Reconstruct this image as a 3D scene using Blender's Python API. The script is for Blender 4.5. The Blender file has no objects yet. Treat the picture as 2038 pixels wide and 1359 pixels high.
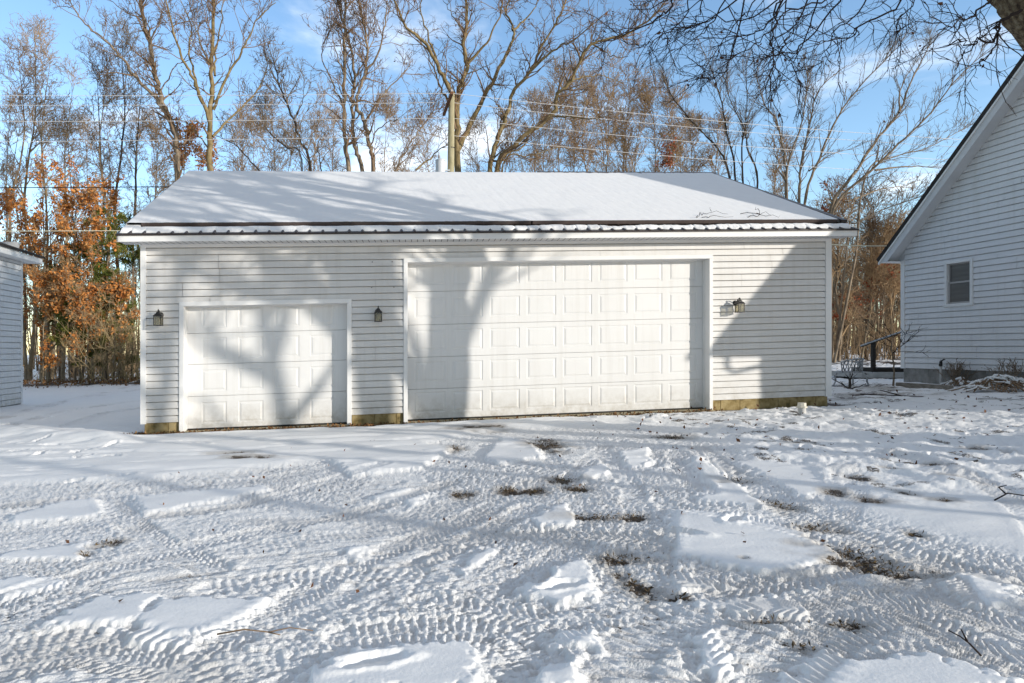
import bpy, math, random
import numpy as np
from mathutils import Vector, Matrix
R = math.radians
rng = np.random.default_rng(7)
random.seed(7)
SC = bpy.context.scene
COL = SC.collection
H = 1.33            # camera height
K = 0.0288          # the yard rises gently towards +X
F, CX, CY = 1300.0, 845.0, 695.0     # focal length and principal point of the photograph, pixels

def gz(x, y=0): return K * np.asarray(x)
def at(px, py, Y): return np.array([(px - CX) / F * Y, Y, H - (py - CY) / F * Y])
def gnd(px, py):
    rx, ry = (px - CX) / F, -(py - CY) / F
    s = H / (K * rx - ry)
    return np.array([rx * s, s, K * rx * s])

# ------------------------------------------------------------------ materials
def mat(name, col=(.5, .5, .5), rough=.6, spec=.3, metal=0.0):
    m = bpy.data.materials.new(name); m.use_nodes = True
    b = m.node_tree.nodes['Principled BSDF']
    b.inputs['Base Color'].default_value = (*col, 1)
    b.inputs['Roughness'].default_value = rough
    b.inputs['Specular IOR Level'].default_value = spec
    b.inputs['Metallic'].default_value = metal
    return m
def N(m, t, **kw):
    n = m.node_tree.nodes.new(t)
    for k, v in kw.items():
        if k in n.inputs.keys(): n.inputs[k].default_value = v
        else: setattr(n, k, v)
    return n
def L(m, a, ao, b, bi): m.node_tree.links.new(a.outputs[ao], b.inputs[bi])
def bsdf(m): return m.node_tree.nodes['Principled BSDF']
def noisy(m, stops, scale=5, detail=6, rough=.6, coords='Object', stretch=(1, 1, 1), bump=0, bscale=None, bdist=.01):
    """colour from a noise ramp, optional bump"""
    tc = N(m, 'ShaderNodeTexCoord'); mp = N(m, 'ShaderNodeMapping'); mp.inputs['Scale'].default_value = stretch
    L(m, tc, coords, mp, 'Vector')
    nz = N(m, 'ShaderNodeTexNoise', Scale=scale, Detail=detail, Roughness=rough)
    L(m, mp, 'Vector', nz, 'Vector')
    cr = N(m, 'ShaderNodeValToRGB')
    el = cr.color_ramp.elements
    while len(el) < len(stops): el.new(.5)
    for e, (p, c) in zip(el, stops): e.position = p; e.color = (*c, 1)
    L(m, nz, 'Fac', cr, 'Fac'); L(m, cr, 'Color', bsdf(m), 'Base Color')
    if bump:
        n2 = N(m, 'ShaderNodeTexNoise', Scale=bscale or scale * 3, Detail=8, Roughness=.65)
        L(m, mp, 'Vector', n2, 'Vector')
        bp = N(m, 'ShaderNodeBump', Strength=bump, Distance=bdist)
        L(m, n2, 'Fac', bp, 'Height'); L(m, bp, 'Normal', bsdf(m), 'Normal')
    return m

M = {}
M['siding'] = noisy(mat('vinyl_siding', rough=.5), [(.3, (.67, .655, .635)), (.7, (.745, .735, .72))], scale=1.3, detail=8, stretch=(1, 1, 6), bump=.06, bscale=30)
M['siding2'] = noisy(mat('vinyl_siding_grey', rough=.5), [(.3, (.75, .75, .755)), (.7, (.81, .81, .815))], scale=1.1, detail=8, stretch=(1, 1, 5), bump=.06, bscale=30)
M['trim'] = noisy(mat('white_trim', rough=.45), [(.3, (.78, .775, .76)), (.7, (.84, .835, .825))], scale=3, detail=6)
M['door'] = noisy(mat('white_garage_door', rough=.42), [(.25, (.735, .73, .72)), (.75, (.79, .785, .775))], scale=1.2, detail=8, bump=.04, bscale=60)
def grime(m, hi):
    t = m.node_tree; lk = bsdf(m).inputs['Base Color'].links[0]; src = lk.from_socket
    tc = N(m, 'ShaderNodeTexCoord'); sx = N(m, 'ShaderNodeSeparateXYZ'); L(m, tc, 'Object', sx, 0)
    sl = N(m, 'ShaderNodeMath', operation='MULTIPLY_ADD'); L(m, sx, 'X', sl, 0); sl.inputs[1].default_value = -.0288; L(m, sx, 'Z', sl, 2)
    r = N(m, 'ShaderNodeMapRange'); L(m, sl, 0, r, 'Value'); r.inputs['From Min'].default_value = hi; r.inputs['From Max'].default_value = .0; r.inputs['To Max'].default_value = .8
    n = N(m, 'ShaderNodeTexNoise', Scale=6, Detail=8, Roughness=.7); L(m, tc, 'Object', n, 'Vector')
    r2 = N(m, 'ShaderNodeMapRange'); L(m, n, 'Fac', r2, 'Value'); r2.inputs['From Min'].default_value = .38; r2.inputs['From Max'].default_value = .72
    mu = N(m, 'ShaderNodeMath', operation='MULTIPLY'); L(m, r, 'Result', mu, 0); L(m, r2, 'Result', mu, 1)
    # faint vertical streaks all over
    mp = N(m, 'ShaderNodeMapping'); mp.inputs['Scale'].default_value = (9, 9, .5); L(m, tc, 'Object', mp, 'Vector')
    n2 = N(m, 'ShaderNodeTexNoise', Scale=1.0, Detail=6, Roughness=.65); L(m, mp, 'Vector', n2, 'Vector')
    r3 = N(m, 'ShaderNodeMapRange'); L(m, n2, 'Fac', r3, 'Value'); r3.inputs['From Min'].default_value = .48; r3.inputs['From Max'].default_value = .8; r3.inputs['To Max'].default_value = .22
    mxx = N(m, 'ShaderNodeMath', operation='MAXIMUM'); L(m, mu, 0, mxx, 0); L(m, r3, 'Result', mxx, 1)
    mx = N(m, 'ShaderNodeMix', data_type='RGBA'); L(m, mxx, 0, mx, 0); t.links.new(src, mx.inputs[6]); mx.inputs[7].default_value = (.40, .36, .29, 1)
    t.links.new(mx.outputs[2], bsdf(m).inputs['Base Color'])
grime(M['siding'], .75); grime(M['door'], .55); grime(M['siding2'], .6)
M['roofmetal'] = noisy(mat('brown_metal_roofing', rough=.42, spec=.4), [(.3, (.030, .022, .020)), (.7, (.055, .042, .038))], scale=2)
M['guard'] = noisy(mat('brown_guard', rough=.6), [(.3, (.085, .066, .062)), (.7, (.12, .095, .088))], scale=4)
M['shingle'] = noisy(mat('dark_shingle', rough=.9), [(.3, (.020, .018, .017)), (.7, (.05, .045, .042))], scale=14, bump=.4, bscale=40)
M['fascia_grey'] = noisy(mat('pale_fascia', rough=.5), [(.3, (.62, .62, .63)), (.7, (.70, .70, .71))], scale=2)
M['found'] = noisy(mat('mossy_block', rough=.95), [(.28, (.10, .085, .04)), (.45, (.27, .20, .085)), (.62, (.42, .33, .17)), (.8, (.34, .31, .2))], scale=7, detail=9, bump=.5, bscale=60, bdist=.006)
M['found2'] = noisy(mat('grey_block', rough=.95), [(.3, (.17, .165, .15)), (.7, (.34, .33, .31))], scale=5, detail=9, bump=.4, bscale=50, bdist=.006)
M['conc'] = noisy(mat('concrete', rough=.95), [(.3, (.30, .25, .15)), (.7, (.45, .39, .27))], scale=5, detail=9, bump=.3)
M['slab'] = noisy(mat('step_slab', rough=.95), [(.3, (.34, .34, .33)), (.7, (.5, .5, .49))], scale=5, detail=9, bump=.3)
M['black'] = mat('black_iron', (.018, .016, .015), .45, .5)
M['seal'] = mat('rubber_seal', (.03, .028, .025), .8)
M['darkwood'] = noisy(mat('dark_wood', rough=.8), [(.3, (.02, .018, .016)), (.7, (.05, .042, .036))], scale=6, stretch=(1, 1, 5))
M['rail'] = mat('rail_grey', (.42, .43, .44), .6)
M['oldwood'] = noisy(mat('weathered_timber', rough=.9), [(.3, (.16, .14, .11)), (.7, (.34, .31, .27))], scale=5, stretch=(1, 1, 4), bump=.3)
M['pole'] = noisy(mat('treated_pole', rough=.85), [(.3, (.30, .27, .15)), (.7, (.50, .45, .30))], scale=3, stretch=(3, 3, .5), bump=.4, bscale=20)
M['crossarm'] = noisy(mat('crossarm_wood', rough=.85), [(.3, (.13, .06, .03)), (.7, (.22, .11, .06))], scale=4)
M['can'] = mat('transformer_paint', (.66, .69, .73), .4, .5)
M['ceramic'] = mat('ceramic', (.45, .44, .46), .3)
M['wire'] = mat('bare_wire', (.74, .74, .75), .4, .4)
M['cable'] = mat('black_cable', (.015, .015, .016), .7)
M['rope'] = mat('pale_rope', (.80, .76, .58), .8)
M['pvc'] = noisy(mat('pvc_pipe', rough=.5), [(.3, (.50, .49, .47)), (.7, (.62, .61, .59))], scale=9)
M['cap'] = noisy(mat('pvc_cap', rough=.5), [(.3, (.62, .58, .48)), (.7, (.74, .70, .60))], scale=9)
M['castmetal'] = noisy(mat('white_cast_metal', rough=.5), [(.38, (.16, .165, .175)), (.62, (.62, .63, .65))], scale=18)
M['bark'] = noisy(mat('grey_bark', rough=.95), [(.3, (.11, .083, .06)), (.55, (.27, .21, .15)), (.75, (.42, .34, .25))], scale=6, detail=8, stretch=(1, 1, .35), bump=.6, bscale=22, bdist=.02)
M['bark_olive'] = noisy(mat('olive_bark', rough=.95), [(.3, (.12, .09, .04)), (.55, (.27, .205, .105)), (.75, (.40, .32, .19))], scale=6, detail=8, stretch=(1, 1, .35), bump=.6, bscale=22, bdist=.02)
M['bark_pale'] = noisy(mat('pale_bark', rough=.95), [(.3, (.17, .13, .08)), (.55, (.32, .26, .18)), (.75, (.44, .38, .28))], scale=8, detail=8, stretch=(1, 1, .3), bump=.5, bscale=24, bdist=.02)
M['bark_dark'] = noisy(mat('dark_bark', rough=.95), [(.3, (.03, .025, .022)), (.6, (.075, .062, .054)), (.8, (.13, .11, .095))], scale=7, detail=8, stretch=(1, 1, .35), bump=.6, bscale=22, bdist=.02)
M['bark_near'] = noisy(mat('furrowed_bark', rough=.95), [(.34, (.022, .015, .010)), (.48, (.10, .072, .045)), (.56, (.16, .13, .08)), (.72, (.27, .23, .18))], scale=22, detail=10, rough=.7, stretch=(1, 1, .45), bump=1, bscale=34, bdist=.03)
M['twig'] = mat('twig_brown', (.25, .17, .11), .9, .1)
M['twig_warm'] = mat('twig_tan', (.40, .28, .165), .9, .1)
M['twig_grey'] = mat('twig_grey', (.25, .20, .15), .9, .1)
M['twig_dark'] = mat('twig_dark', (.035, .026, .024), .9, .1)
M['stem_pale'] = mat('stem_straw', (.40, .30, .16), .9, .1)
def leafmat(name, stops, scale=1.2, tr=.3):
    m = noisy(mat(name, rough=.8, spec=.15), stops, scale=scale, detail=4)
    return m
M['oak'] = leafmat('oak_leaves', [(.3, (.30, .10, .03)), (.46, (.52, .20, .055)), (.6, (.62, .29, .09)), (.75, (.62, .40, .19))], scale=2.2)
M['redleaf'] = leafmat('red_leaves', [(.3, (.22, .05, .025)), (.6, (.40, .11, .05)), (.8, (.46, .2, .09))], scale=2.5)
M['brownleaf'] = leafmat('brown_leaves', [(.3, (.075, .035, .022)), (.6, (.16, .075, .04)), (.8, (.27, .15, .08))], scale=3)
M['pine'] = leafmat('pine_needles', [(.3, (.04, .065, .014)), (.5, (.13, .155, .03)), (.72, (.28, .27, .06))], scale=1.6)
M['litter'] = leafmat('leaf_litter', [(.3, (.07, .035, .018)), (.5, (.19, .095, .04)), (.65, (.33, .20, .09)), (.8, (.45, .33, .18))], scale=9)
M['glass'] = mat('lantern_glass', (.9, .9, .85), .1)
def mk_glass(m, tint, mixf):
    t = m.node_tree; out = t.nodes['Material Output']; b = bsdf(m)
    tr = N(m, 'ShaderNodeBsdfTransparent'); tr.inputs['Color'].default_value = (*tint, 1)
    mx = N(m, 'ShaderNodeMixShader'); mx.inputs[0].default_value = mixf
    t.links.new(tr.outputs[0], mx.inputs[1]); t.links.new(b.outputs[0], mx.inputs[2]); t.links.new(mx.outputs[0], out.inputs['Surface'])
mk_glass(M['glass'], (.80, .78, .70), .10)
M['screen'] = noisy(mat('window_screen_glass', rough=.25, spec=.5), [(.3, (.10, .095, .092)), (.7, (.15, .145, .14))], scale=3, stretch=(.3, .3, 6))
M['sash'] = mat('window_sash', (.42, .40, .39), .5)
# soffit with vent slots
m = M['soffit'] = mat('vented_soffit', (.6, .6, .6), .6)
tc = N(m, 'ShaderNodeTexCoord'); sx = N(m, 'ShaderNodeSeparateXYZ'); L(m, tc, 'Object', sx, 0)
mu = N(m, 'ShaderNodeMath', operation='MULTIPLY'); mu.inputs[1].default_value = 1 / .108; L(m, sx, 'X', mu, 0)
fr = N(m, 'ShaderNodeMath', operation='FRACT'); L(m, mu, 0, fr, 0)
gt = N(m, 'ShaderNodeMath', operation='LESS_THAN'); gt.inputs[1].default_value = .14; L(m, fr, 0, gt, 0)
mx = N(m, 'ShaderNodeMix', data_type='RGBA'); L(m, gt, 0, mx, 0)
mx.inputs[6].default_value = (.62, .61, .60, 1); mx.inputs[7].default_value = (.16, .15, .145, 1)
m.node_tree.links.new(mx.outputs[2], bsdf(m).inputs['Base Color'])
# snow for roofs and lumps
def snowmat(name, c0, c1, bump=.25, bscale=60, bdist=.01):
    m = noisy(mat(name, rough=.55, spec=.25), [(.3, c0), (.7, c1)], scale=4, detail=6, bump=bump, bscale=bscale, bdist=bdist)
    return m
M['snow'] = snowmat('roof_snow', (.85, .855, .865), (.89, .89, .89), bump=.15)
# ground: snow, thin slush and bare gravel chosen by attributes of the trodden surface
m = M['ground'] = mat('snowy_ground', rough=.6, spec=.25)
tc = N(m, 'ShaderNodeTexCoord')
a1 = N(m, 'ShaderNodeAttribute', attribute_name='bare'); a2 = N(m, 'ShaderNodeAttribute', attribute_name='thin')
n1 = N(m, 'ShaderNodeTexNoise', Scale=55, Detail=8, Roughness=.7); L(m, tc, 'Object', n1, 'Vector')
g = N(m, 'ShaderNodeValToRGB'); e = g.color_ramp.elements
e[0].position = .3; e[0].color = (.016, .012, .009, 1); e[1].position = .75; e[1].color = (.19, .145, .10, 1)
x_ = e.new(.5); x_.color = (.07, .05, .034, 1); L(m, n1, 'Fac', g, 'Fac')
n2 = N(m, 'ShaderNodeTexNoise', Scale=1.2, Detail=5); L(m, tc, 'Object', n2, 'Vector')
sn = N(m, 'ShaderNodeValToRGB'); e = sn.color_ramp.elements
e[0].position = .3; e[0].color = (.88, .885, .89, 1); e[1].position = .7; e[1].color = (.92, .92, .915, 1); L(m, n2, 'Fac', sn, 'Fac')
m1 = N(m, 'ShaderNodeMix', data_type='RGBA'); L(m, a2, 'Fac', m1, 0)
m.node_tree.links.new(sn.outputs['Color'], m1.inputs[6]); m1.inputs[7].default_value = (.43, .405, .375, 1)
# bare edge broken up by fine noise
ad = N(m, 'ShaderNodeMath', operation='ADD'); L(m, a1, 'Fac', ad, 0)
sb = N(m, 'ShaderNodeMath', operation='SUBTRACT'); L(m, n1, 'Fac', sb, 0); sb.inputs[1].default_value = .5
sc_ = N(m, 'ShaderNodeMath', operation='MULTIPLY'); L(m, sb, 0, sc_, 0); sc_.inputs[1].default_value = 1.9; L(m, sc_, 0, ad, 1)
st = N(m, 'ShaderNodeMapRange'); L(m, ad, 0, st, 'Value'); st.inputs['From Min'].default_value = .44; st.inputs['From Max'].default_value = .60
m2 = N(m, 'ShaderNodeMix', data_type='RGBA'); L(m, st, 'Result', m2, 0)
m.node_tree.links.new(m1.outputs[2], m2.inputs[6]); m.node_tree.links.new(g.outputs['Color'], m2.inputs[7])
m.node_tree.links.new(m2.outputs[2], bsdf(m).inputs['Base Color'])
n3 = N(m, 'ShaderNodeTexNoise', Scale=48, Detail=6, Roughness=.62); L(m, tc, 'Object', n3, 'Vector')
a3 = N(m, 'ShaderNodeAttribute', attribute_name='rough'); rs = N(m, 'ShaderNodeMapRange'); L(m, a3, 'Fac', rs, 'Value'); rs.inputs['To Min'].default_value = .22; rs.inputs['To Max'].default_value = .9
bp = N(m, 'ShaderNodeBump', Distance=.02); L(m, rs, 'Result', bp, 'Strength'); L(m, n3, 'Fac', bp, 'Height'); L(m, bp, 'Normal', bsdf(m), 'Normal')

# ------------------------------------------------------------------ object helpers
def mesh_np(name, V, Fq, material, parent=None, smooth=False, attrs=None, tri=False):
    V = np.ascontiguousarray(V, np.float32); Fq = np.ascontiguousarray(Fq, np.int32)
    if parent is not None: V = V - np.array(parent.location, np.float32)[None] if not parent.get('_local') else V
    n = Fq.shape[1]
    me = bpy.data.meshes.new(name)
    me.vertices.add(len(V)); me.vertices.foreach_set('co', V.ravel())
    me.loops.add(Fq.size); me.loops.foreach_set('vertex_index', Fq.ravel())
    me.polygons.add(len(Fq)); me.polygons.foreach_set('loop_start', np.arange(len(Fq), dtype=np.int32) * n)
    me.update(calc_edges=True)
    if smooth: me.polygons.foreach_set('use_smooth', np.ones(len(Fq), bool))
    for k, v in (attrs or {}).items():
        a = me.attributes.new(k, 'FLOAT', 'POINT'); a.data.foreach_set('value', np.ascontiguousarray(v, np.float32).ravel())
    me.materials.append(material)
    o = bpy.data.objects.new(name, me); COL.objects.link(o)
    if parent is not None: o.parent = parent
    return o
class B:
    """collects quads (tri = repeated corner avoided) for one mesh"""
    def __init__(s, T=None): s.V = []; s.F = []; s.T = T
    def add(s, pts, faces):
        b = len(s.V)
        for p in pts: s.V.append(tuple(s.T(*p)) if s.T else tuple(p))
        for f in faces: s.F.append([b + i for i in f])
        return s
    def quad(s, a, b, c, d): return s.add([a, b, c, d], [(0, 1, 2, 3)])
    def box(s, x0, x1, y0, y1, z0, z1, bev=0):
        p = [(x, y, z) for x in (x0, x1) for y in (y0, y1) for z in (z0, z1)]
        return s.add(p, [(0, 1, 3, 2), (4, 6, 7, 5), (0, 4, 5, 1), (2, 3, 7, 6), (0, 2, 6, 4), (1, 5, 7, 3)])
    def lathe(s, prof, c=(0, 0, 0), n=16, square=False):
        b = len(s.V); k = len(prof)
        for i in range(n):
            a = 2 * math.pi * (i + (.5 if square else 0)) / n
            for r, z in prof:
                p = (c[0] + r * math.cos(a), c[1] + r * math.sin(a), c[2] + z)
                s.V.append(tuple(s.T(*p)) if s.T else p)
        for i in range(n):
            j = (i + 1) % n
            for q in range(k - 1): s.F.append([b + i * k + q, b + j * k + q, b + j * k + q + 1, b + i * k + q + 1])
        return s
    def tube(s, pts, rad, n=8, cap=True):
        pts = [np.array(p, float) for p in pts]; m = len(pts)
        rad = [rad] * m if np.isscalar(rad) else rad
        b = len(s.V); ref = np.array([.31, .77, .55])
        for i in range(m):
            t = pts[min(i + 1, m - 1)] - pts[max(i - 1, 0)]; t /= np.linalg.norm(t) + 1e-9
            u = np.cross(t, ref); u /= np.linalg.norm(u) + 1e-9; v = np.cross(t, u)
            for j in range(n):
                a = 2 * math.pi * j / n
                p = pts[i] + rad[i] * (math.cos(a) * u + math.sin(a) * v)
                s.V.append(tuple(s.T(*p)) if s.T else tuple(p))
        for i in range(m - 1):
            for j in range(n):
                q = (j + 1) % n
                s.F.append([b + i * n + j, b + i * n + q, b + (i + 1) * n + q, b + (i + 1) * n + j])
        if cap:
            s.F.append([b + j for j in range(n)][::-1]); s.F.append([b + (m - 1) * n + j for j in range(n)])
        return s
    def build(s, name, material, parent=None, smooth=False, bevel=0):
        V = s.V
        if parent is not None and not parent.get('_local'):
            l = parent.location; V = [(p[0] - l[0], p[1] - l[1], p[2] - l[2]) for p in V]
        me = bpy.data.meshes.new(name); me.from_pydata(V, [], s.F); me.update()
        if smooth: me.polygons.foreach_set('use_smooth', np.ones(len(me.polygons), bool))
        me.materials.append(material)
        o = bpy.data.objects.new(name, me); COL.objects.link(o)
        if parent is not None: o.parent = parent
        if bevel:
            md = o.modifiers.new('bevel', 'BEVEL'); md.width = bevel; md.segments = 2; md.limit_method = 'ANGLE'
        return o
def tag(o, label=None, cat=None, group=None, kind=None):
    if label: o['label'] = label
    if cat: o['category'] = cat
    if group: o['group'] = group
    if kind: o['kind'] = kind
    return o
def thing(name, label, cat, loc, rz=0, group=None, local=False):
    o = bpy.data.objects.new(name, None); COL.objects.link(o)
    o.location = [float(v) for v in loc]; o.rotation_euler = (0, 0, rz); o.empty_display_size = .2
    if local: o['_local'] = 1
    return tag(o, label, cat, group)
def solid(V, base, name, label, cat, material, group=None, **kw):
    """B collector -> one top-level mesh with its origin at base"""
    l = base; V.V = [(p[0] - l[0], p[1] - l[1], p[2] - l[2]) for p in V.V]
    o = V.build(name, material, None, **kw); o.location = [float(v) for v in base]
    return tag(o, label, cat, group)
def copy_tree(o, parent=None):
    c = o.copy(); COL.objects.link(c); c.parent = parent
    for ch in list(o.children): copy_tree(ch, c)
    return c

# ------------------------------------------------------------------ value noise
def _hash(ix, iy, seed):
    h = (ix.astype(np.int64) * 374761393 + iy.astype(np.int64) * 668265263 + seed * 2147483647) & 0xFFFFFFFF
    h = ((h ^ (h >> 13)) * 1274126177) & 0xFFFFFFFF
    h = h ^ (h >> 16)
    return (h & 0xFFFFFF) / float(0xFFFFFF)
def vn(x, y, seed=0):
    ix, iy = np.floor(x), np.floor(y); fx, fy = x - ix, y - iy
    fx = fx * fx * fx * (fx * (fx * 6 - 15) + 10); fy = fy * fy * fy * (fy * (fy * 6 - 15) + 10)
    a, b, c, d = _hash(ix, iy, seed), _hash(ix + 1, iy, seed), _hash(ix, iy + 1, seed), _hash(ix + 1, iy + 1, seed)
    return (a + (b - a) * fx) * (1 - fy) + (c + (d - c) * fx) * fy
def fbm(x, y, seed=0, o=4, g=.5):
    s = 0; a = 1; t = 0
    for i in range(o):
        s = s + a * vn(x, y, seed + i * 17); t += a; a *= g
        x, y = x * 1.93 * .8 - y * 1.93 * .6 + 3.1, x * 1.93 * .6 + y * 1.93 * .8 + 1.7
    return s / t
def crumbs(x, y, seed):
    ix, iy = np.floor(x), np.floor(y); best = np.zeros(x.shape)
    for dx in (-1, 0, 1):
        for dy in (-1, 0, 1):
            jx, jy = ix + dx, iy + dy
            px, py, rr = jx + .15 + .7 * _hash(jx, jy, seed), jy + .15 + .7 * _hash(jx, jy, seed + 1), .34 + .42 * _hash(jx, jy, seed + 2)
            best = np.maximum(best, np.sqrt(np.clip(1 - ((x - px) ** 2 + (y - py) ** 2) / (rr * rr), 0, 1)) * rr)
    return best / .76
def sstep(a, b, x):
    t = np.clip((x - a) / (b - a), 0, 1); return t * t * (3 - 2 * t)

# ------------------------------------------------------------------ garage frame
A0 = np.array([-4.885, 11.30]); W = np.array([.9926357, .1211378]); NN = np.array([-.1211378, .9926357])
GL = 12.96
def gw(u, n, z):
    p = A0 + u * W + n * NN
    return (p[0], p[1], z + K * (A0[0] + u * W[0]))
# sun: fifty degrees to the right of the garage's facing direction, low in the sky
SUN_AZ, SUN_EL = R(50), R(12.7)
SH = -NN * math.cos(SUN_AZ) + W * math.sin(SUN_AZ)
SUN = np.array([SH[0] * math.cos(SUN_EL), SH[1] * math.cos(SUN_EL), math.sin(SUN_EL)])

# house frame: gable wall parallel to the garage's depth
C0 = np.array([13.6, 18.6]); HB = K * 13.6
def hw(a, b, z):          # a along the wall towards the road, b into the house
    p = C0 - a * NN + b * W
    return (p[0], p[1], z + HB)

def gz(x, y=0): return K * 80 * np.tanh(np.asarray(x, float) / 80)
# ------------------------------------------------------------------ the trodden, snowy ground
def poly_px(pts): return np.array([gnd(x, y)[:2] for x, y in pts])
def poly_sd(P, X, Y):
    """signed distance to polygon, negative inside"""
    d = np.full(X.shape, 1e9); ins = np.zeros(X.shape, bool); n = len(P)
    for i in range(n):
        ax, ay = P[i]; bx, by = P[(i + 1) % n]; ex, ey = bx - ax, by - ay
        t = np.clip(((X - ax) * ex + (Y - ay) * ey) / (ex * ex + ey * ey), 0, 1)
        d = np.minimum(d, np.hypot(X - ax - t * ex, Y - ay - t * ey))
        c = ((ay > Y) != (by > Y)) & (X < ex * (Y - ay) / (ey if abs(ey) > 1e-9 else 1e-9) + ax)
        ins ^= c
    return np.where(ins, -d, d)
def line_ds(P, X, Y):
    """distance, signed side offset and arclength along a polyline"""
    d = np.full(X.shape, 1e9); s = np.zeros(X.shape); sg = np.zeros(X.shape); acc = 0
    for i in range(len(P) - 1):
        ax, ay = P[i]; ex, ey = P[i + 1][0] - ax, P[i + 1][1] - ay; l = math.hypot(ex, ey)
        t = np.clip(((X - ax) * ex + (Y - ay) * ey) / (l * l), 0, 1)
        dd = np.hypot(X - ax - t * ex, Y - ay - t * ey); k = dd < d
        d = np.where(k, dd, d); s = np.where(k, acc + t * l, s)
        sg = np.where(k, ((X - ax) * ey - (Y - ay) * ex) / l, sg); acc += l
    return d, sg, s
def smooth_line(P, n=14):
    P = np.array(P, float); Q = np.vstack([2 * P[0] - P[1], P, 2 * P[-1] - P[-2]]); out = []
    for i in range(1, len(Q) - 2):
        for t in np.linspace(0, 1, n, endpoint=False):
            a, b, c, d = Q[i - 1:i + 3]
            out.append(.5 * (2 * b + (c - a) * t + (2 * a - 5 * b + 4 * c - d) * t * t + (3 * b - a - 3 * c + d) * t ** 3))
    out.append(P[-1]); return np.array(out)

PATCHES = [  # untouched snow between the wheel tracks (outlines seen on the ground)
 [(23,1031),(130,1000),(198,995),(202,1031),(8,1048)], [(263,989),(523,970),(531,977),(290,1027)],
 [(92,1245),(202,1189),(313,1187),(275,1237),(200,1255)], [(321,1195),(542,1197),(496,1237),(374,1294),(244,1279)],
 [(0,1107),(180,1080),(153,1115),(0,1119)], [(605,1345),(700,1300),(940,1285),(955,1380),(600,1390)],
 [(1055,1039),(1127,1004),(1150,1048),(1074,1052)], [(1032,1168),(1104,1134),(1165,1115),(1190,1191),(1108,1205),(1040,1184)],
 [(734,993),(803,974),(864,977),(822,1006)], [(963,913),(994,874),(1066,882),(1082,913),(994,928)],
 [(913,1134),(978,1096),(994,1107),(925,1142)], [(852,1115),(917,1081),(902,1100)], [(684,1096),(742,1090),(720,1118),(690,1112)],
 [(1332,1016),(1468,1027),(1590,1054),(1697,1128),(1544,1149),(1331,1107)], [(1361,916),(1399,913),(1537,1016),(1384,1000),(1411,966)],
 [(1464,920),(1598,928),(1663,977),(1606,997)], [(1395,1203),(1533,1188),(1590,1207),(1583,1233),(1453,1226)],
 [(1858,1157),(1919,1138),(2010,1146),(2014,1195),(1945,1218)], [(1567,1370),(1636,1302),(1705,1325),(1835,1310),(2060,1375),(1800,1420)],
 [(1388,1275),(1420,1262),(1470,1345),(1420,1359)], [(640,905),(800,880),(905,893),(840,935),(700,950)], [(1330,1138),(1395,1150),(1450,1168),(1340,1178)],
 [(-60,1160),(60,1150),(150,1160),(20,1190),(-80,1185)], [(1150,940),(1210,925),(1215,945),(1160,965)], [(1235,905),(1290,898),(1300,925),(1250,935)],
 [(1090,1262),(1180,1262),(1190,1300),(1110,1290)], [(1075,1325),(1160,1330),(1150,1380),(1060,1375)]]
TRACKS = [
 [(1385,890),(1440,930),(1520,985),(1600,1030),(1690,1065),(1800,1100),(1980,1150)], [(1345,900),(1372,945),(1400,985)],
 [(1318,1000),(1316,1060),(1308,1110),(1306,1180),(1290,1260)], [(1340,1010),(1450,1035),(1580,1062),(1690,1092),(1760,1130)],
 [(1290,1140),(1400,1168),(1500,1166),(1640,1145),(1720,1118)], [(215,985),(230,1010),(275,1050),(330,1090),(420,1130)],
 [(-60,1070),(200,1040),(420,1015),(560,985),(640,960),(760,930)], [(-40,1015),(200,988),(400,965),(540,950),(660,930)],
 [(300,1300),(420,1285),(520,1240),(600,1185),(720,1115),(880,1050),(1000,1000),(1060,960)],
 [(560,1245),(700,1180),(850,1115),(960,1062),(1060,1010)], [(960,1215),(1020,1180),(1090,1125),(1150,1085)],
 [(850,1200),(980,1218),(1100,1228),(1200,1205),(1250,1120),(1270,1040),(1250,960),(1200,900)],
 [(-60,1215),(150,1150),(320,1100),(500,1060),(700,1020),(900,960)], [(1370,1250),(1410,1310),(1440,1380)],
 [(1540,1370),(1640,1285),(1720,1240),(1790,1215)], [(1480,1215),(1650,1215),(1800,1185),(1850,1150),(1900,1210),(2030,1260)],
 [(1060,872),(1085,900),(1115,935)], [(1205,888),(1170,920),(1130,955)], [(0,1290),(200,1270),(330,1310),(420,1380)], [(1000,1380),(1060,1300),(1180,1240),(1320,1215)],
 [(700,1270),(860,1255),(1000,1262),(1080,1320)], [(860,1080),(1000,1070),(1140,1065),(1290,1075)], [(420,1170),(560,1150),(700,1140),(850,1150)],
 [(1700,1180),(1800,1215),(1900,1275),(2050,1330)], [(1220,1359),(1260,1290),(1340,1240),(1480,1200)],
 [(20,1330),(160,1300),(330,1330)],
 [(0,835),(120,802),(285,774)], [(15,850),(150,817),(285,798)], [(140,848),(215,824),(285,812)], [(60,820),(170,790),(285,765)]]
BARE = [(1720,1115,62,24),(1690,1100,30,14),(1760,1135,36,10),(1240,1113,40,9),(1268,1165,24,20),(1088,886,26,10),(1150,972,22,8),(1180,1030,46,6),(915,985,22,7),(905,893,16,6),(1465,958,26,6),
 (1545,1005,24,9),(1620,1050,32,8),(1530,1241,56,6),(1690,1247,32,8),(1600,1292,24,11),(1920,960,16,9),(1800,985,14,6),(500,915,46,2.2),(470,905,30,1.6),(215,1080,18,5),(1060,977,26,6),(170,1105,12,4),
 (1735,1000,20,6),(1660,985,18,5),(1820,1065,16,6),(1120,955,30,5),(1010,975,20,5),(1250,1028,34,5),(1330,870,40,3),(1580,885,20,4),(1960,900,18,4),(1860,930,14,4),(950,855,40,5),(1705,955,14,5),(1765,935,12,4),(1880,1000,22,5),(1350,1190,18,6),(1480,1120,10,3)]
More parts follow.
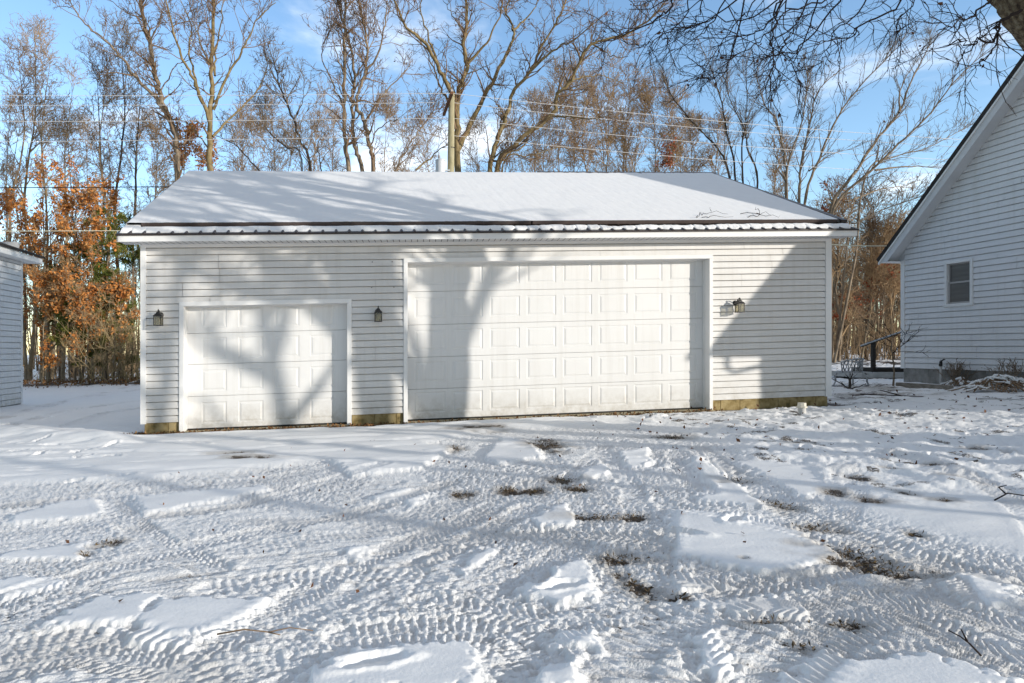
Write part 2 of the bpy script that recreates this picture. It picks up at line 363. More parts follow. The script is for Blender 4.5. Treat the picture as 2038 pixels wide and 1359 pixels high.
def build_ground():
    ys = [-40, -30, -20, -14, -10, -7, -5, -3.5, -2.5, -1.5, -.8, -.2, .3, .7, 1, 1.3, 1.55, 1.75, 1.9, 2.0, 2.1]
    y = 2.15
    while y < 420:
        ys.append(y)
        y += min(.00105 * y * y, .045) if y < 14 else (.05 + (y - 14) * .012 if y < 45 else .42 + (y - 45) * .13)
    ys = np.array(ys)
    fine = np.arange(-.80, 1.0, .0021)
    lo = -.80 - np.cumsum(.0021 * 1.11 ** np.arange(1, 62)); hi = 1.0 + np.cumsum(.0021 * 1.11 ** np.arange(1, 62))
    s = np.concatenate([lo[::-1], fine, hi])
    Wd = np.maximum(ys, 2.15)
    X = s[None, :] * Wd[:, None]; Y = np.repeat(ys[:, None], len(s), 1)
    near = (Y > -6.5) & (Y < 46) & (np.abs(s)[None, :] < 2.6)
    x, y = X[near], Y[near]
    h = np.zeros(x.shape); bare = np.zeros(x.shape); thin = np.zeros(x.shape)
    wx, wy = x + .12 * (fbm(x * 2.2, y * 2.2, 1) - .5), y + .10 * (fbm(x * 2.2, y * 2.2, 2) - .5)
    fx, fy = x + .075 * (fbm(x * 9, y * 9, 3, 4) - .5), y + .075 * (fbm(x * 9, y * 9, 4, 4) - .5)
    h += .035 * (fbm(x * .35, y * .35, 5, 4) - .5) + .03 * (fbm(x * 1.3, y * 2.4, 6, 4) - .5)
    # wind-smoothed strips of the open part, lumpy lawn on the right
    D = poly_sd(poly_px([(-400,985),(0,968),(300,958),(600,925),(800,895),(1000,852),(1300,848),(1430,885),(1560,960),(1750,1040),(2060,1120),(2700,1330),(4200,1700),(6000,6000),(-6000,6000),(-2600,1500),(-900,1080)]), wx, wy)
    drv = 1 - sstep(-.18, .22, D + .25 * (fbm(x * 1.6, y * 1.6, 7, 3) - .5))
    smooth_area = np.zeros(x.shape)
    for P in PATCHES:
        Q = poly_px(P); c = Q.mean(0); r = np.abs(Q - c).max() + .5
        k = (np.abs(x - c[0]) < r) & (np.abs(y - c[1]) < r)
        if k.any(): smooth_area[k] = np.maximum(smooth_area[k], 1 - sstep(-.03, .035, poly_sd(Q, fx[k] * .5 + wx[k] * .5, fy[k] * .5 + wy[k] * .5) + .07 * (vn(x[k] * 17, y[k] * 17, 61) - .5) + .05 * (vn(x[k] * 38, y[k] * 38, 62) - .5)))
    drv = drv * (1 - smooth_area)
    h += .024 * (1 - drv)
    # wheel tracks with lugs: the listed ones and many older ones under them
    tr = [poly_px(t) for t in TRACKS]
    r2 = np.random.default_rng(21); old = []
    for i in range(20):
        px, py = r2.uniform(-150, 2150), r2.uniform(960, 1400); a = r2.normal(-.28, .4) if px < 1250 else r2.normal(.1, .6)
        p = gnd(px, py)[:2]; L_ = r2.uniform(1.5, 4.5); th = math.atan2(1.7 * math.sin(-a), math.cos(a)); cv = r2.normal(0, .22); q = []
        for j in range(7):
            q.append(p.copy()); p = p + L_ / 6 * np.array([math.cos(th), math.sin(th)]); th += cv * L_ / 6
        old.append(np.array(q))
    trk = np.zeros(x.shape); ht = np.zeros(x.shape)
    for i, P in enumerate(old + tr):
        isold = i < len(old)
        P = smooth_line(P, 6)
        w = r2.uniform(.10, .15) * (1.5 if i >= len(old) + len(tr) - 4 else 1); per = r2.uniform(.040, .062); ch = r2.choice([0, .5, .9, 1.2]); ph = r2.uniform(0, 6)
        lo_, hi_ = P.min(0) - .4, P.max(0) + .4
        k = np.where((x > lo_[0]) & (x < hi_[0]) & (y > lo_[1]) & (y < hi_[1]))[0]
        if not len(k): continue
        d, sg, sl = line_ds(P, wx[k] * .4 + x[k] * .4 + fx[k] * .2, wy[k] * .4 + y[k] * .4 + fy[k] * .2)
        inside = 1 - sstep(w * .86, w * 1.06, d)
        berm = np.exp(-((d - w * 1.28) / (.24 * w)) ** 2)
        u = (sl + ch * np.abs(sg)) / per + ph
        lug = np.clip(np.sin(2 * math.pi * u) * 2.6, -1, 1) * sstep(.06, .2, np.abs(sg) / w)
        edge = np.clip(np.sin(2 * math.pi * (sl / (per * 1.5))) * 1.5, -1, 1) * np.exp(-((d - w) / (.3 * w)) ** 2)
        amp = (.34 if isold else .66) * (.65 + .7 * vn(x[k] * .9, y[k] * .9, 40 + i))
        far_fade = 2.6 if i >= len(old) + len(tr) - 4 else 1 - .5 * sstep(14, 20, y[k])
        sup = 1 - smooth_area[k] if isold else 1
        hk = (-.016 * inside + .004 * berm + (.0075 * lug * inside + .005 * edge)) * amp * sup * far_fade
        ht[k] = ht[k] * (1 - .75 * inside * sup) + hk
        trk[k] = np.maximum(trk[k], inside * sup * (.6 if isold else 1))
    h += ht
    thin = np.maximum(thin, trk * .35 * sstep(.45, .65, fbm(x * 1.1, y * 1.1, 9, 3)))
    # churned crumbs: short pressed lumps with dark gaps between them
    ang = .30 + 1.1 * (fbm(x * .45, y * .45, 44, 2) - .5); ca, sa = np.cos(ang), np.sin(ang); rx, ry = x * ca + y * sa, -x * sa + y * ca
    c3 = fbm(x * 5, y * 5, 13, 3); wp = .35 * (fbm(x * 12, y * 12, 41, 2) - .5)
    c1 = crumbs(rx * 15 + wp, ry * 23 + wp, 11); c2 = crumbs(rx * 29 + wp, ry * 40, 12)
    lump = c1 * .6 + c2 * .4
    amt = drv * (.30 + .9 * fbm(x * .8, y * .8, 43, 3)) * (1 - .35 * np.clip(trk, 0, 1)) * (1 - .5 * sstep(9, 14, y))
    h += amt * (.029 * (lump - .45) + .010 * (c3 - .5))
    h += drv * (1 - sstep(6.5, 11, y)) * .011 * (vn(rx * 58, ry * 66, 48) - .5)
    wear = sstep(.46, .68, fbm(x * .55 + .3, y * .55, 14, 4) + .10 * np.exp(-((x - .9) / 1.4) ** 2) * np.exp(-((y - 5.2) / 2.2) ** 2))
    gap = 1 - sstep(.12, .42, lump)
    thin = np.maximum(thin, drv * (.34 * wear * (.1 + .9 * gap) + .10 * gap))
    bare = np.maximum(bare, drv * .44 * wear * gap * sstep(.40, .62, fbm(x * 2.2, y * 2.2, 45, 3)))
    # lawn: clods, footprints
    lawn = sstep(2.2, 4.2, x - .12 * y + 1.4) * (1 - drv) * sstep(4.6, 6, y) * (1 - smooth_area)
    l1 = fbm(x * 3.2, y * 2.6, 15, 4)
    h += lawn * (.13 * (np.clip(l1, .42, .75) - .5) + .02 * (fbm(x * 16, y * 16, 16, 3) - .5))
    r3 = np.random.default_rng(5)
    feet = [(1465,1040,.9),(1350,1068,2.6),(1118,1172,.4),(1400,978,.8),(1085,1150,1.2),(740,1330,.3)]
    fp = [(*gnd(a, b)[:2], c) for a, b, c in feet] + [(r3.uniform(2.5, 13), r3.uniform(6.5, 16), r3.uniform(0, 3)) for _ in range(150)] + [(r3.uniform(-9, -3), r3.uniform(7, 11), r3.uniform(0, 3)) for _ in range(26)]
    for (a, b, c) in fp:
        k = np.where((np.abs(x - a) < .35) & (np.abs(y - b) < .35))[0]
        if not len(k): continue
        dx, dy = fx[k] - a, fy[k] - b; e1, e2 = dx * math.cos(c) + dy * math.sin(c), -dx * math.sin(c) + dy * math.cos(c)
        q = np.hypot(e1 / .15, e2 / .055); h[k] += -.032 * (1 - sstep(.75, 1.1, q)) + .012 * np.exp(-((q - 1.3) / .25) ** 2)
    # small drift ridges in front of the doors and the bank along the garage's shadow edge
    h += (1 - drv) * (1 - lawn) * sstep(6, 8, y) * (1 - sstep(12.5, 14, y)) * (.035 * (fbm(x * .8 + y * .2, y * 3.2, 18, 4) - .5) + .022 * sstep(.47, .53, fbm(x * .55 + y * .3, y * 3.6 - x * .3, 47, 4)))
    bd, _, _ = line_ds(poly_px([(-300, 845), (0, 862), (120, 875), (283, 882)]), wx, wy)
    h += .10 * np.exp(-(bd / .35) ** 2) * (.5 + fbm(x * 1.5, y * 1.5, 19, 3)) * sstep(-4.2, -5.2, x)
    # bare gravel: spots, the strip along the doors, leaf rows by the woods
    for (a, b, rx_, ry_) in BARE:
        c = gnd(a, b); ex = rx_ / F * c[1]; ey = max(abs(gnd(a, b - ry_)[1] - gnd(a, b + ry_)[1]) / 2, .03)
        k = np.where((np.abs(x - c[0]) < ex * 2.6) & (np.abs(y - c[1]) < ey * 2.6))[0]
        if len(k):
            q = np.hypot((x[k] - c[0]) / (ex * 1.25), (y[k] - c[1]) / (ey * 1.35)) + 2.0 * (fbm(x[k] * 5.5, y[k] * 5.5, 23, 4) - .46)
            v = (1 - sstep(.2, 1.4, q)) * (.35 + .75 * fbm(x[k] * 14, y[k] * 14, 46, 3)); thin[k] = np.maximum(thin[k], (1 - sstep(.6, 2.0, q)) * .8); bare[k] = np.maximum(bare[k], v); h[k] -= .018 * v
    U = (x - A0[0]) * W[0] + (y - A0[1]) * W[1]; Nn = (x - A0[0]) * NN[0] + (y - A0[1]) * NN[1]
    front = (1 - sstep(.26, .40, -Nn + .12 * (fbm(x * 5, y * 5, 24, 3) - .5) * 2 - .03 * U / 13)) * sstep(-.35, -.1, U) * (1 - sstep(9.9, 10.8, U))
    front = np.maximum(front, .8 * (1 - sstep(.05, .16, -Nn)) * sstep(10, 11, U) * (1 - sstep(13.2, 13.5, U)))
    front = np.where(Nn > .5, 0, front)
    bare = np.maximum(bare, front); gm = sstep(-.8, -.2, U) * (1 - sstep(13.2, 13.9, U)) * (1 - sstep(9.5, 10.5, Nn)); h = h * (1 - gm * sstep(-.5, -.25, Nn)); h -= .02 * front
    h = np.where((Nn > -.3) & (Nn < 10) & (U > -.2) & (U < 13.2), np.minimum(h, -.015), h)
    bare = np.maximum(bare, .75 * sstep(.40, .72, fbm(x * 5, y * 7, 25, 4)) * np.exp(-((np.hypot(x - 8.6, (y - 12.9) * 2)) / .9) ** 2))
    # trampled way to the back stoop
    wd, _, _ = line_ds(poly_px([(1650, 800), (1720, 790), (1800, 785), (1730, 768), (1690, 772)]), wx, wy)
    way = np.exp(-(wd / .8) ** 2); thin = np.maximum(thin, way * .9 * sstep(.4, .6, fbm(x * 1.5, y * 5, 26, 4)))
    bare = np.maximum(bare, way * .7 * sstep(.5, .72, fbm(x * 2, y * 6, 27, 4)))
    bare = np.maximum(bare, lawn * .62 * sstep(.58, .74, fbm(x * 5.0, y * 4.2, 28, 4)))
    wl = sstep(29.5, 32, y + 1.6 * (fbm(x * .5, y * .5, 30, 3) - .5) + .08 * x)   # forest floor
    bare = np.maximum(bare, wl * .95 * sstep(.42, .60, fbm(x * .9, y * .7, 29, 4)))
    row = np.exp(-((y - (30.5 - .12 * x)) / 1.6) ** 2) * sstep(-9, -11, x); bare = np.maximum(bare, row * sstep(.3, .5, fbm(x * 1.6, y * 1.0, 31, 4)))
    h += .18 * row * fbm(x * 1.3, y * 1.3, 32, 3) + wl * .15 * (fbm(x * .6, y * .6, 33, 4) - .4)
    Z = gz(X) + 0.0
    HH = np.zeros(X.shape); HH[near] = h * sstep(-6, -3, y) * (1 - sstep(2.0, 2.5, np.abs(x) / np.maximum(y, 2.15))); Z += HH
    a_b = np.zeros(X.shape); a_b[near] = bare; a_t = np.zeros(X.shape); a_t[near] = thin
    a_b[(Y >= 46)] = .35
    a_r = np.zeros(X.shape); a_r[near] = np.clip(drv + .35 * lawn, 0, 1)
    nr, nc = X.shape
    idx = np.arange(nr * nc).reshape(nr, nc)
    q = np.stack([idx[:-1, :-1], idx[:-1, 1:], idx[1:, 1:], idx[1:, :-1]], -1).reshape(-1, 4)
    o = mesh_np('ground', np.stack([X, Y, Z], -1).reshape(-1, 3), q, M['ground'], smooth=True, attrs={'bare': a_b, 'thin': a_t, 'rough': a_r})
    tag(o, 'snow covered yard crossed by wheel tracks and footprints', 'ground', kind='structure')
    print('ground', X.shape)
build_ground()

# ------------------------------------------------------------------ lap siding
def siding(b, to, zs, z1, pitch, spans, seam=3.4, lip=.014):
    """to(u, out, z); spans(z) -> [(uL, uR)] at height z; one lipped course after another"""
    z = zs; i = 0
    while z < z1 - .01:
        zt = min(z + pitch, z1)
        prof = [(z, -.030), (z, lip), (zt - GR, .003), (zt - GR, -.032), (zt, -.032)]
        cuts = sorted({z, zt} | {c for c in CUTS if z < c < zt})
        for c0, c1 in zip(cuts[:-1], cuts[1:]):
            S0, S1 = spans(c0 + 1e-4), spans(c1 - 1e-4)
            for (l0, r0), (l1, r1) in zip(S0, S1):
                if r0 - l0 < .02 and r1 - l1 < .02: continue
                pr = [p for p in prof if c0 - 1e-6 <= p[0] <= c1 + 1e-6]
                def ov(zz):
                    return -.032 if zz > zt - GR else lip - (lip - .003) * (zz - z) / (zt - GR - z)
                if pr[0][0] > c0 + 1e-6: pr = [(c0, ov(c0))] + pr
                if pr[-1][0] < c1 - 1e-6: pr = pr + [(c1, ov(c1))]
                b.quad(to(l0, -.036, c0), to(r0, -.036, c0), to(r1, -.036, c1), to(l1, -.036, c1))
                # lengthwise seams: each board ends over its neighbour
                rr = random.Random(i // 2 * 7 + 3); us = []
                u = l0 + rr.uniform(.4, seam)
                while u < r0 - .3: us.append(u); u += seam * rr.uniform(.9, 1.1)
                ends = [None] + us + [None]; k = 0
                for e0, e1 in zip(ends[:-1], ends[1:]):
                    k += 1; dx = .0025 * (k % 2)
                    for (za, oa), (zb, ob) in zip(pr[:-1], pr[1:]):
                        f = lambda q: (q - c0) / max(c1 - c0, 1e-6)
                        la = l0 + (l1 - l0) * f(za) if e0 is None else e0 + .006; lb = l0 + (l1 - l0) * f(zb) if e0 is None else e0 + .006
                        ra = r0 + (r1 - r0) * f(za) if e1 is None else e1; rb = r0 + (r1 - r0) * f(zb) if e1 is None else e1
                        if ra <= la and rb <= lb: continue
                        b.quad(to(la, oa + dx, za), to(ra, oa + dx, za), to(rb, ob + dx, zb), to(lb, ob + dx, zb))
        z = zt; i += 1
CUTS = []; GR = .0165

# ------------------------------------------------------------------ garage
G = thing('garage', 'long white sided garage with two white overhead doors and a snow covered roof', 'garage', gw(0, 0, 0))
SM = dict(u0=.62, u1=3.60, i0=.70, i1=3.52, top=2.275, head=2.20)
BG = dict(u0=4.536, u1=10.494, i0=4.61, i1=10.425, top=2.99, head=2.915)
GD = 9.0   # garage depth
def fspans(z):
    out = []; u = .06
    for d in (SM, BG):
        if z < d['top']: out.append((u, d['u0'] + .01)); u = d['u1'] - .01
    out.append((u, GL - .10)); return out
CUTS = [2.275, 2.99]
b = B(); siding(b, lambda u, o, z: gw(u, -o, z), .19, 3.28, .1213, fspans)
RZ = lambda n: 3.40 + .472 * (n + .36)       # underside of the roof plane (front slope)
NR = GD / 2; ZR = RZ(NR)
b.build('front_wall', M['siding'], G)
b = B(); CUTS = []
gab = lambda z: [(max(.1, (z - 3.40) / .472 - .2 if z > 3.3 else .1), min(GD - .1, GD - ((z - 3.40) / .472 - .2) if z > 3.3 else GD - .1))]
siding(b, lambda u, o, z: gw(0 - o, u, z), .19, 5.4, .1213, gab)
b.build('side_wall', M['siding'], G)
b = B(); siding(b, lambda u, o, z: gw(GL + o, u, z), .19, 5.4, .1213, gab); b.build('side_wall', M['siding'], G)
b = B(); siding(b, lambda u, o, z: gw(u, GD + o, z), .19, 3.28, .1213, lambda z: [(.1, GL - .1)]); b.build('rear_wall', M['siding'], G)
for (u0, u1) in ((0, .067), (GL - .097, GL)):
    b = B(gw); b.box(u0, u1 if u0 else .067, -.026, .02, .175, 3.279)
    if u0: b.box(GL - .002, GL + .024, -.0255, .09, .1755, 3.2785)
    else: b.box(-.024, .002, -.0255, .09, .1755, 3.2785)
    b.build('corner_trim', M['trim'], G)
# foundation, block by block with open joints
b = B(gw)
def blocks(b, u0, u1, n, z0, z1, w=.4, off=0):
    u = u0 - off
    while u < u1:
        b.box(max(u, u0) + .004, min(u + w, u1) - .004, n, n + .2, z0, z1); u += w
for (u0, u1) in ((.03, .615), (3.605, 4.53), (10.5, GL - .03)):
    b = B(gw); blocks(b, u0, u1, .016, -.25, .187, off=0 if u0 < 10 else .22); b.box(u0, u1, .03, .19, -.25, .185); b.build('foundation', M['found'], G, bevel=.004)
b = B(gw); b.box(-.06, .66, -.10, .03, -.25, .005); b.box(.63, 3.59, -.075, .26, -.25, .012); b.box(4.55, 10.48, -.075, .26, -.25, .014); b.build('concrete_footing', M['conc'], G, bevel=.006)
# eaves
OV, OL = .36, .30
b = B(gw); b.box(-OL, GL + OL, -OV, -OV + .02, 3.275, 3.398); b.build('fascia_board', M['trim'], G)
so = B(lambda u, n, z: (u, n, z)); so.box(-OL + .02, GL + OL - .02, -OV + .022, -.0, 3.283, 3.29)
s_o = so.build('soffit', M['soffit'])
s_o.data.transform(Matrix.Identity(4))
for v in s_o.data.vertices: v.co = Vector(gw(*v.co)) - G.location
s_o.parent = G
# the soffit's slots are read along the wall: give the panel a frame of its own
m_ = M['soffit'].node_tree.nodes
b = B(gw); b.box(-.0, GL, -.03, -.001, 3.225, 3.282); b.build('frieze_board', M['trim'], G)
for u in (-OL, GL + OL - .02):
    b = B(gw); P = []
    for n_, dz in ((-OV, 0), (NR, 0), (GD + OV, 0)):
        zz = RZ(min(n_, GD - n_)); P += [(u, n_, zz - .125), (u + .02, n_, zz - .125), (u, n_, zz - .002), (u + .02, n_, zz - .002)]
    b.add(P, [(0, 1, 5, 4), (2, 6, 7, 3), (0, 4, 6, 2), (1, 3, 7, 5), (4, 5, 9, 8), (6, 10, 11, 7), (4, 8, 10, 6), (5, 7, 11, 9), (0, 2, 3, 1), (8, 9, 11, 10)])
    b.build('rake_board', M['trim'], G)
# ribbed metal roof, both slopes, with snow on top
b = B(gw)
def roof_pt(u, t, lift):      # t: distance in n from the front eave edge, mirrored over the ridge
    n_ = -OV - .03 + t; nn = min(n_, GD - n_); s = 1 if n_ <= NR else -1
    return (u, n_ - s * lift * .427, RZ(nn) + lift * .904)
T1 = NR + OV + .03
us = []
u = -OL - .01
RIB = .2286
ribs = [-.10 + RIB * i for i in range(60) if -.10 + RIB * i < GL + OL - .03]
prof = [(-OL - .012, .008)]
for r in ribs: prof += [(r - .032, .008), (r - .014, .028), (r + .014, .028), (r + .032, .008)]
prof += [(GL + OL + .012, .008)]
for t0, t1 in ((0, T1), (T1 * 2, T1)):
    V = []
    for (uu, l) in prof: V += [roof_pt(uu, t0, l), roof_pt(uu, t0, l - .008 if l < .01 else .0), roof_pt(uu, t1 - (.0001 if t0 == 0 else -.0001), l)]
    Fc = []
    for i in range(len(prof) - 1):
        a = 3 * i; c = a + 3
        Fc += [(a, c, c + 2, a + 2), (a + 1, c + 1, c, a)]
    b.add(V, Fc)
b.build('metal_roof', M['roofmetal'], G)
b = B(gw)
for (u0, u1) in ((-OL - .014, GL + OL + .014),):
    b.quad((u0, -OV - .03, 3.383), (u1, -OV - .03, 3.383), (u1, NR, ZR - .012), (u0, NR, ZR - .012)); b.quad((u0, GD + OV, 3.383), (u1, GD + OV, 3.383), (u1, NR, ZR - .012), (u0, NR, ZR - .012))
b.box(-OL - .012, GL + OL + .012, -OV - .028, -OV - .002, 3.374, 3.40)
b.build('drip_edge', M['roofmetal'], G)
b = B(gw)
for u0, u1 in ((8.4, GL + OL + .02),):
    b.add([(u0, NR - .16, ZR - .06 + .075 + .012), (u1, NR - .16, ZR + .027), (u0, NR, ZR + .11), (u1, NR, ZR + .11), (u0, NR + .16, ZR + .027), (u1, NR + .16, ZR + .027)], [(0, 1, 3, 2), (2, 3, 5, 4)])
b.build('ridge_cap', M['roofmetal'], G)
b = B(gw)
u0, u1 = GL + OL - .10, GL + OL + .022
def rp(u, t, l): return roof_pt(u, t, l)
b.add([rp(u0, .35, .095), rp(u1, .35, .095), rp(u0, T1, .095), rp(u1, T1, .095), rp(u1, .35, -.10), rp(u1, T1, -.10), rp(u0, .35, .03), rp(u0, T1, .03)], [(0, 1, 3, 2), (1, 4, 5, 3), (6, 0, 2, 7), (6, 4, 1, 0)])
b.build('rake_trim', M['roofmetal'], G)
# snow guard: an upright brown flange a little above the eave
b = B(gw); tg = .37
for (u0, u1, dz) in ((-.0, 6.9, 0), (6.93, GL + .12, .004)):
    b.add([rp(u0, tg, .03), rp(u1, tg, .03), rp(u0, tg - .01, .094 + dz), rp(u1, tg - .01, .094 + dz), rp(u0, tg + .01, .094 + dz), rp(u1, tg + .01, .094 + dz), rp(u0, tg + .012, .03), rp(u1, tg + .012, .03)],
          [(0, 1, 3, 2), (2, 3, 5, 4), (4, 5, 7, 6), (0, 2, 4, 6), (1, 7, 5, 3)])
b.build('snow_guard', M['guard'], G)
def roof_snow(u0, u1, t0, t1, nu, nt, thick, name):
    uu = np.linspace(u0, u1, nu); tt = np.linspace(t0, t1, nt); U, T = np.meshgrid(uu, tt, indexing='ij')
    th = thick(U, T)
    n_ = -OV - .03 + T; Z = RZ(n_) + th * .904; n2 = n_ - th * .427
    P = A0[None, None] + U[..., None] * W + n2[..., None] * NN
    V = np.concatenate([P, (Z + K * (A0[0] + U * W[0]))[..., None]], -1).reshape(-1, 3)
    idx = np.arange(nu * nt).reshape(nu, nt)
    q = np.stack([idx[:-1, :-1], idx[1:, :-1], idx[1:, 1:], idx[:-1, 1:]], -1).reshape(-1, 4)
    keep = (th.reshape(-1)[q] > .0015).any(1)
    return mesh_np(name, V, q[keep], M['snow'], G, smooth=True)
ribd = lambda U: np.abs((U + .10) / RIB - np.round((U + .10) / RIB)) * RIB
def th_up(U, T):
    e = sstep(0, .04, U + OL - .02) * sstep(0, .05, GL + OL - .09 - U) * sstep(0, .03, T1 - T + .0)
    return e * (.094 + .012 * (fbm(U * 2, T * 2, 50) - .5) + .006 * (fbm(U * 12, T * 12, 51) - .5) - .0012 * np.exp(-(ribd(U) / .03) ** 2)) - .0 + .001
roof_snow(-OL, GL + OL - .085, tg + .012, T1, 700, 90, th_up, 'roof_snow')
def th_lo(U, T):
    right = sstep(5.4, 7.2, U)
    edge = .055 + .05 * (fbm(U * 1.1, U * 0 + 3, 52) - .35) + (.02 + .03 * right) * (fbm(U * 9, U * 0, 53) - .4) + (.004 + .052 * _hash(np.round((U + .10) / RIB), U * 0, 54) * (.55 + .45 * right)) * np.exp(-(ribd(U - .02 * right) / .020) ** 2)
    top = .355 - (.03 + .10 * right) * (.4 + 1.0 * (fbm(U * 2.6, U * 0 + 9, 55, 4) - .35)) - .015 + .14 * (1 - sstep(-.03, .0, U))
    m_ = sstep(0, .035, T - edge) * sstep(0, .05, top - T)
    return m_ * (.020 + .036 * sstep(0, .16, T - edge) + .02 * (fbm(U * 4, T * 9, 56) - .5) + .022 * right * (fbm(U * 7, T * 10, 57) - .4)) * sstep(0, .03, U + OL - .01) * sstep(0, .04, GL + OL - .03 - U)
roof_snow(-OL, GL + OL - .01, .0, .47, 2000, 42, th_lo, 'eave_snow')

# overhead doors
def overhead(u0, u1, head, n0, zs, cols, pz, name_label):
    """zs: section joints from the ground up; cols: panel extents; pz: panel bottom/top within a section"""
    D_ = bpy.data.objects.new('garage_door', None); COL.objects.link(D_); D_.parent = G; D_['label'] = name_label; D_['_local'] = 1
    for z0, z1 in zip(zs[:-1], zs[1:]):
        b = B(lambda u, n, z: tuple(np.array(gw(u, n0 + n, z)) - np.array(G.location)))
        za, zb = z0 + .0045, z1 - .0045
        us_ = [u0] + [c for p in cols for c in p] + [u1]; zz = [za, z0 + pz[0], z0 + pz[1], zb]
        for i in range(len(us_) - 1):
            for j in range(3):
                if i % 2 == 1 and j == 1: continue
                b.quad((us_[i], 0, zz[j]), (us_[i + 1], 0, zz[j]), (us_[i + 1], 0, zz[j + 1]), (us_[i], 0, zz[j + 1]))
        for (p0, p1) in cols:
            q0, q1 = zz[1], zz[2]; rings = []
            for ins, dep in ((0, 0), (.009, .0075), (.026, .0075), (.055, -.001)):
                rings.append([(p0 + ins, dep, q0 + ins), (p1 - ins, dep, q0 + ins), (p1 - ins, dep, q1 - ins), (p0 + ins, dep, q1 - ins)])
            for ra, rb in zip(rings[:-1], rings[1:]):
                for k in range(4): b.quad(ra[k], ra[(k + 1) % 4], rb[(k + 1) % 4], rb[k])
            b.quad(*rings[-1])
        # tongue-and-groove joint
        b.quad((u0, 0, zb), (u1, 0, zb), (u1, .02, zb + .004), (u0, .02, zb + .004)); b.quad((u0, .02, za - .004), (u1, .02, za - .004), (u1, 0, za), (u0, 0, za))
        b.quad((u0, .02, zb + .002), (u1, .02, zb + .002), (u1, .02, z1 + .0045), (u0, .02, z1 + .0045))
        b.build('door_section', M['door'], D_)
    b = B(lambda u, n, z: tuple(np.array(gw(u, n0 + n, z)) - np.array(G.location))); b.box(u0, u1, -.014, .03, .008, zs[0] + .012); b.build('bottom_seal', M['seal'], D_)
    return D_
overhead(.66, 3.56, 2.25, .2, [.03, .608, 1.177, 1.728, 2.30], [(.955, 1.385), (1.59, 2.025), (2.225, 2.66), (2.855, 3.29)], (.09, .47), 'smaller white overhead door of four sections')
overhead(4.57, 10.48, 2.95, .2, [.03, .593, 1.184, 1.784, 2.399, 3.0], [(4.765 + .7085 * i, 5.335 + .7085 * i) for i in range(8)], (.125, .505), 'wide white overhead door of five sections')
for d in (SM, BG):
    b = B(gw); o0, o1, i0, i1, tp, hd = d['u0'], d['u1'], d['i0'], d['i1'], d['top'], d['head']
    b.box(o0, i0, -.034, .20, .012, hd); b.box(i1, o1, -.034, .20, .012, hd); b.box(o0, o1, -.0335, .20, hd, tp)
    b.box(i0, i0 + .012, .155, .197, .03, hd - .012); b.box(i1 - .012, i1, .155, .197, .03, hd - .012); b.box(i0, i1, .155, .197, hd - .013, hd)   # weather stops
    b.build('door_frame', M['trim'], G, bevel=.004)
for (u, z) in ((3.97, 2.93), (4.33, 2.93), (3.96, 2.47), (4.36, 2.47)):
    b = B(gw); b.box(u - .007, u + .007, -.024, -.004, z - .007, z + .007); b.build('screw_head', M['black'], G)

# wall lanterns: backplate, hooked arm, square cage with glass, stepped hood and finial
LT = thing('wall_lantern', 'dark lantern on the narrow sunlit wall strip left of the smaller garage door', 'lantern', gw(.31, -.012, 2.02), math.pi + .1214, 'dark wall lanterns on the garage front', local=True)
b = B(); b.lathe([(0, .022), (.030, .022), (.046, .012), (.052, 0), (0, 0)], n=20)
b.V = [(p[0], p[2], p[1] + .035) for p in b.V]; b.build('backplate', M['black'], LT, smooth=False)
b = B(); b.tube([(0, .01, .035), (0, .05, .06), (0, .09, .10), (0, .125, .115), (0, .145, .10), (0, .145, .075)], .0085, 8); b.tube([(0, .012, .03), (0, .04, .0), (0, .05, -.035), (0, .035, -.05)], .006, 6); b.build('arm', M['black'], LT, smooth=True)
b = B()
c = (0, .145); hw_ = .058; zt, zb = .015, -.155
for sx in (-1, 1):
    for sy in (-1, 1):
        b.box(c[0] + sx * hw_ - .006, c[0] + sx * hw_ + .006, c[1] + sy * hw_ - .006, c[1] + sy * hw_ + .006, zb, zt)
for z in (zb, zt - .012):
    b.box(c[0] - hw_ - .008, c[0] + hw_ + .008, c[1] - hw_ - .008, c[1] - hw_ + .008, z, z + .012); b.box(c[0] - hw_ - .008, c[0] + hw_ + .008, c[1] + hw_ - .008, c[1] + hw_ + .008, z, z + .012)
    b.box(c[0] - hw_ - .008, c[0] - hw_ + .008, c[1] - hw_ - .0079, c[1] + hw_ + .0079, z, z + .0115); b.box(c[0] + hw_ - .008, c[0] + hw_ + .008, c[1] - hw_ - .0079, c[1] + hw_ + .0079, z, z + .0115)
b.build('cage', M['black'], LT)
b = B(); b.lathe([(.098, .008), (.098, .016), (.062, .048), (.048, .052), (.046, .066), (.030, .082), (.012, .094), (.010, .102), (.016, .110), (.010, .122), (.001, .135)], (0, .145, 0), 4, square=True); b.build('hood', M['black'], LT)
b = B()
for s in (-1, 1):
    b.box(s * hw_ - .0015, s * hw_ + .0015, c[1] - hw_ + .006, c[1] + hw_ - .006, zb + .012, zt - .012); b.box(-hw_ + .006, hw_ - .006, c[1] + s * hw_ - .0015, c[1] + s * hw_ + .0015, zb + .012, zt - .012)
b.build('glass', M['glass'], LT)
b = B(); b.lathe([(0, -.15), (.014, -.15), (.014, -.10), (.008, -.098), (.016, -.07), (.013, -.045), (.001, -.02)], (0, .145, 0), 10); b.build('candle_bulb', M['cap'], LT, smooth=True)
for (u, z, lab) in ((4.07, 2.0, 'dark lantern on the siding between the two garage doors'), (10.965, 2.015, 'dark lantern on the siding beside the wide door, close to the gable shaped shadow')):
    o = copy_tree(LT); o.location = gw(u, -.012, z); o['label'] = lab
# ------------------------------------------------------------------ house on the right
Hs = thing('house', 'tall white house with a steep dark roof and one small gable window', 'house', hw(0, 0, 0))
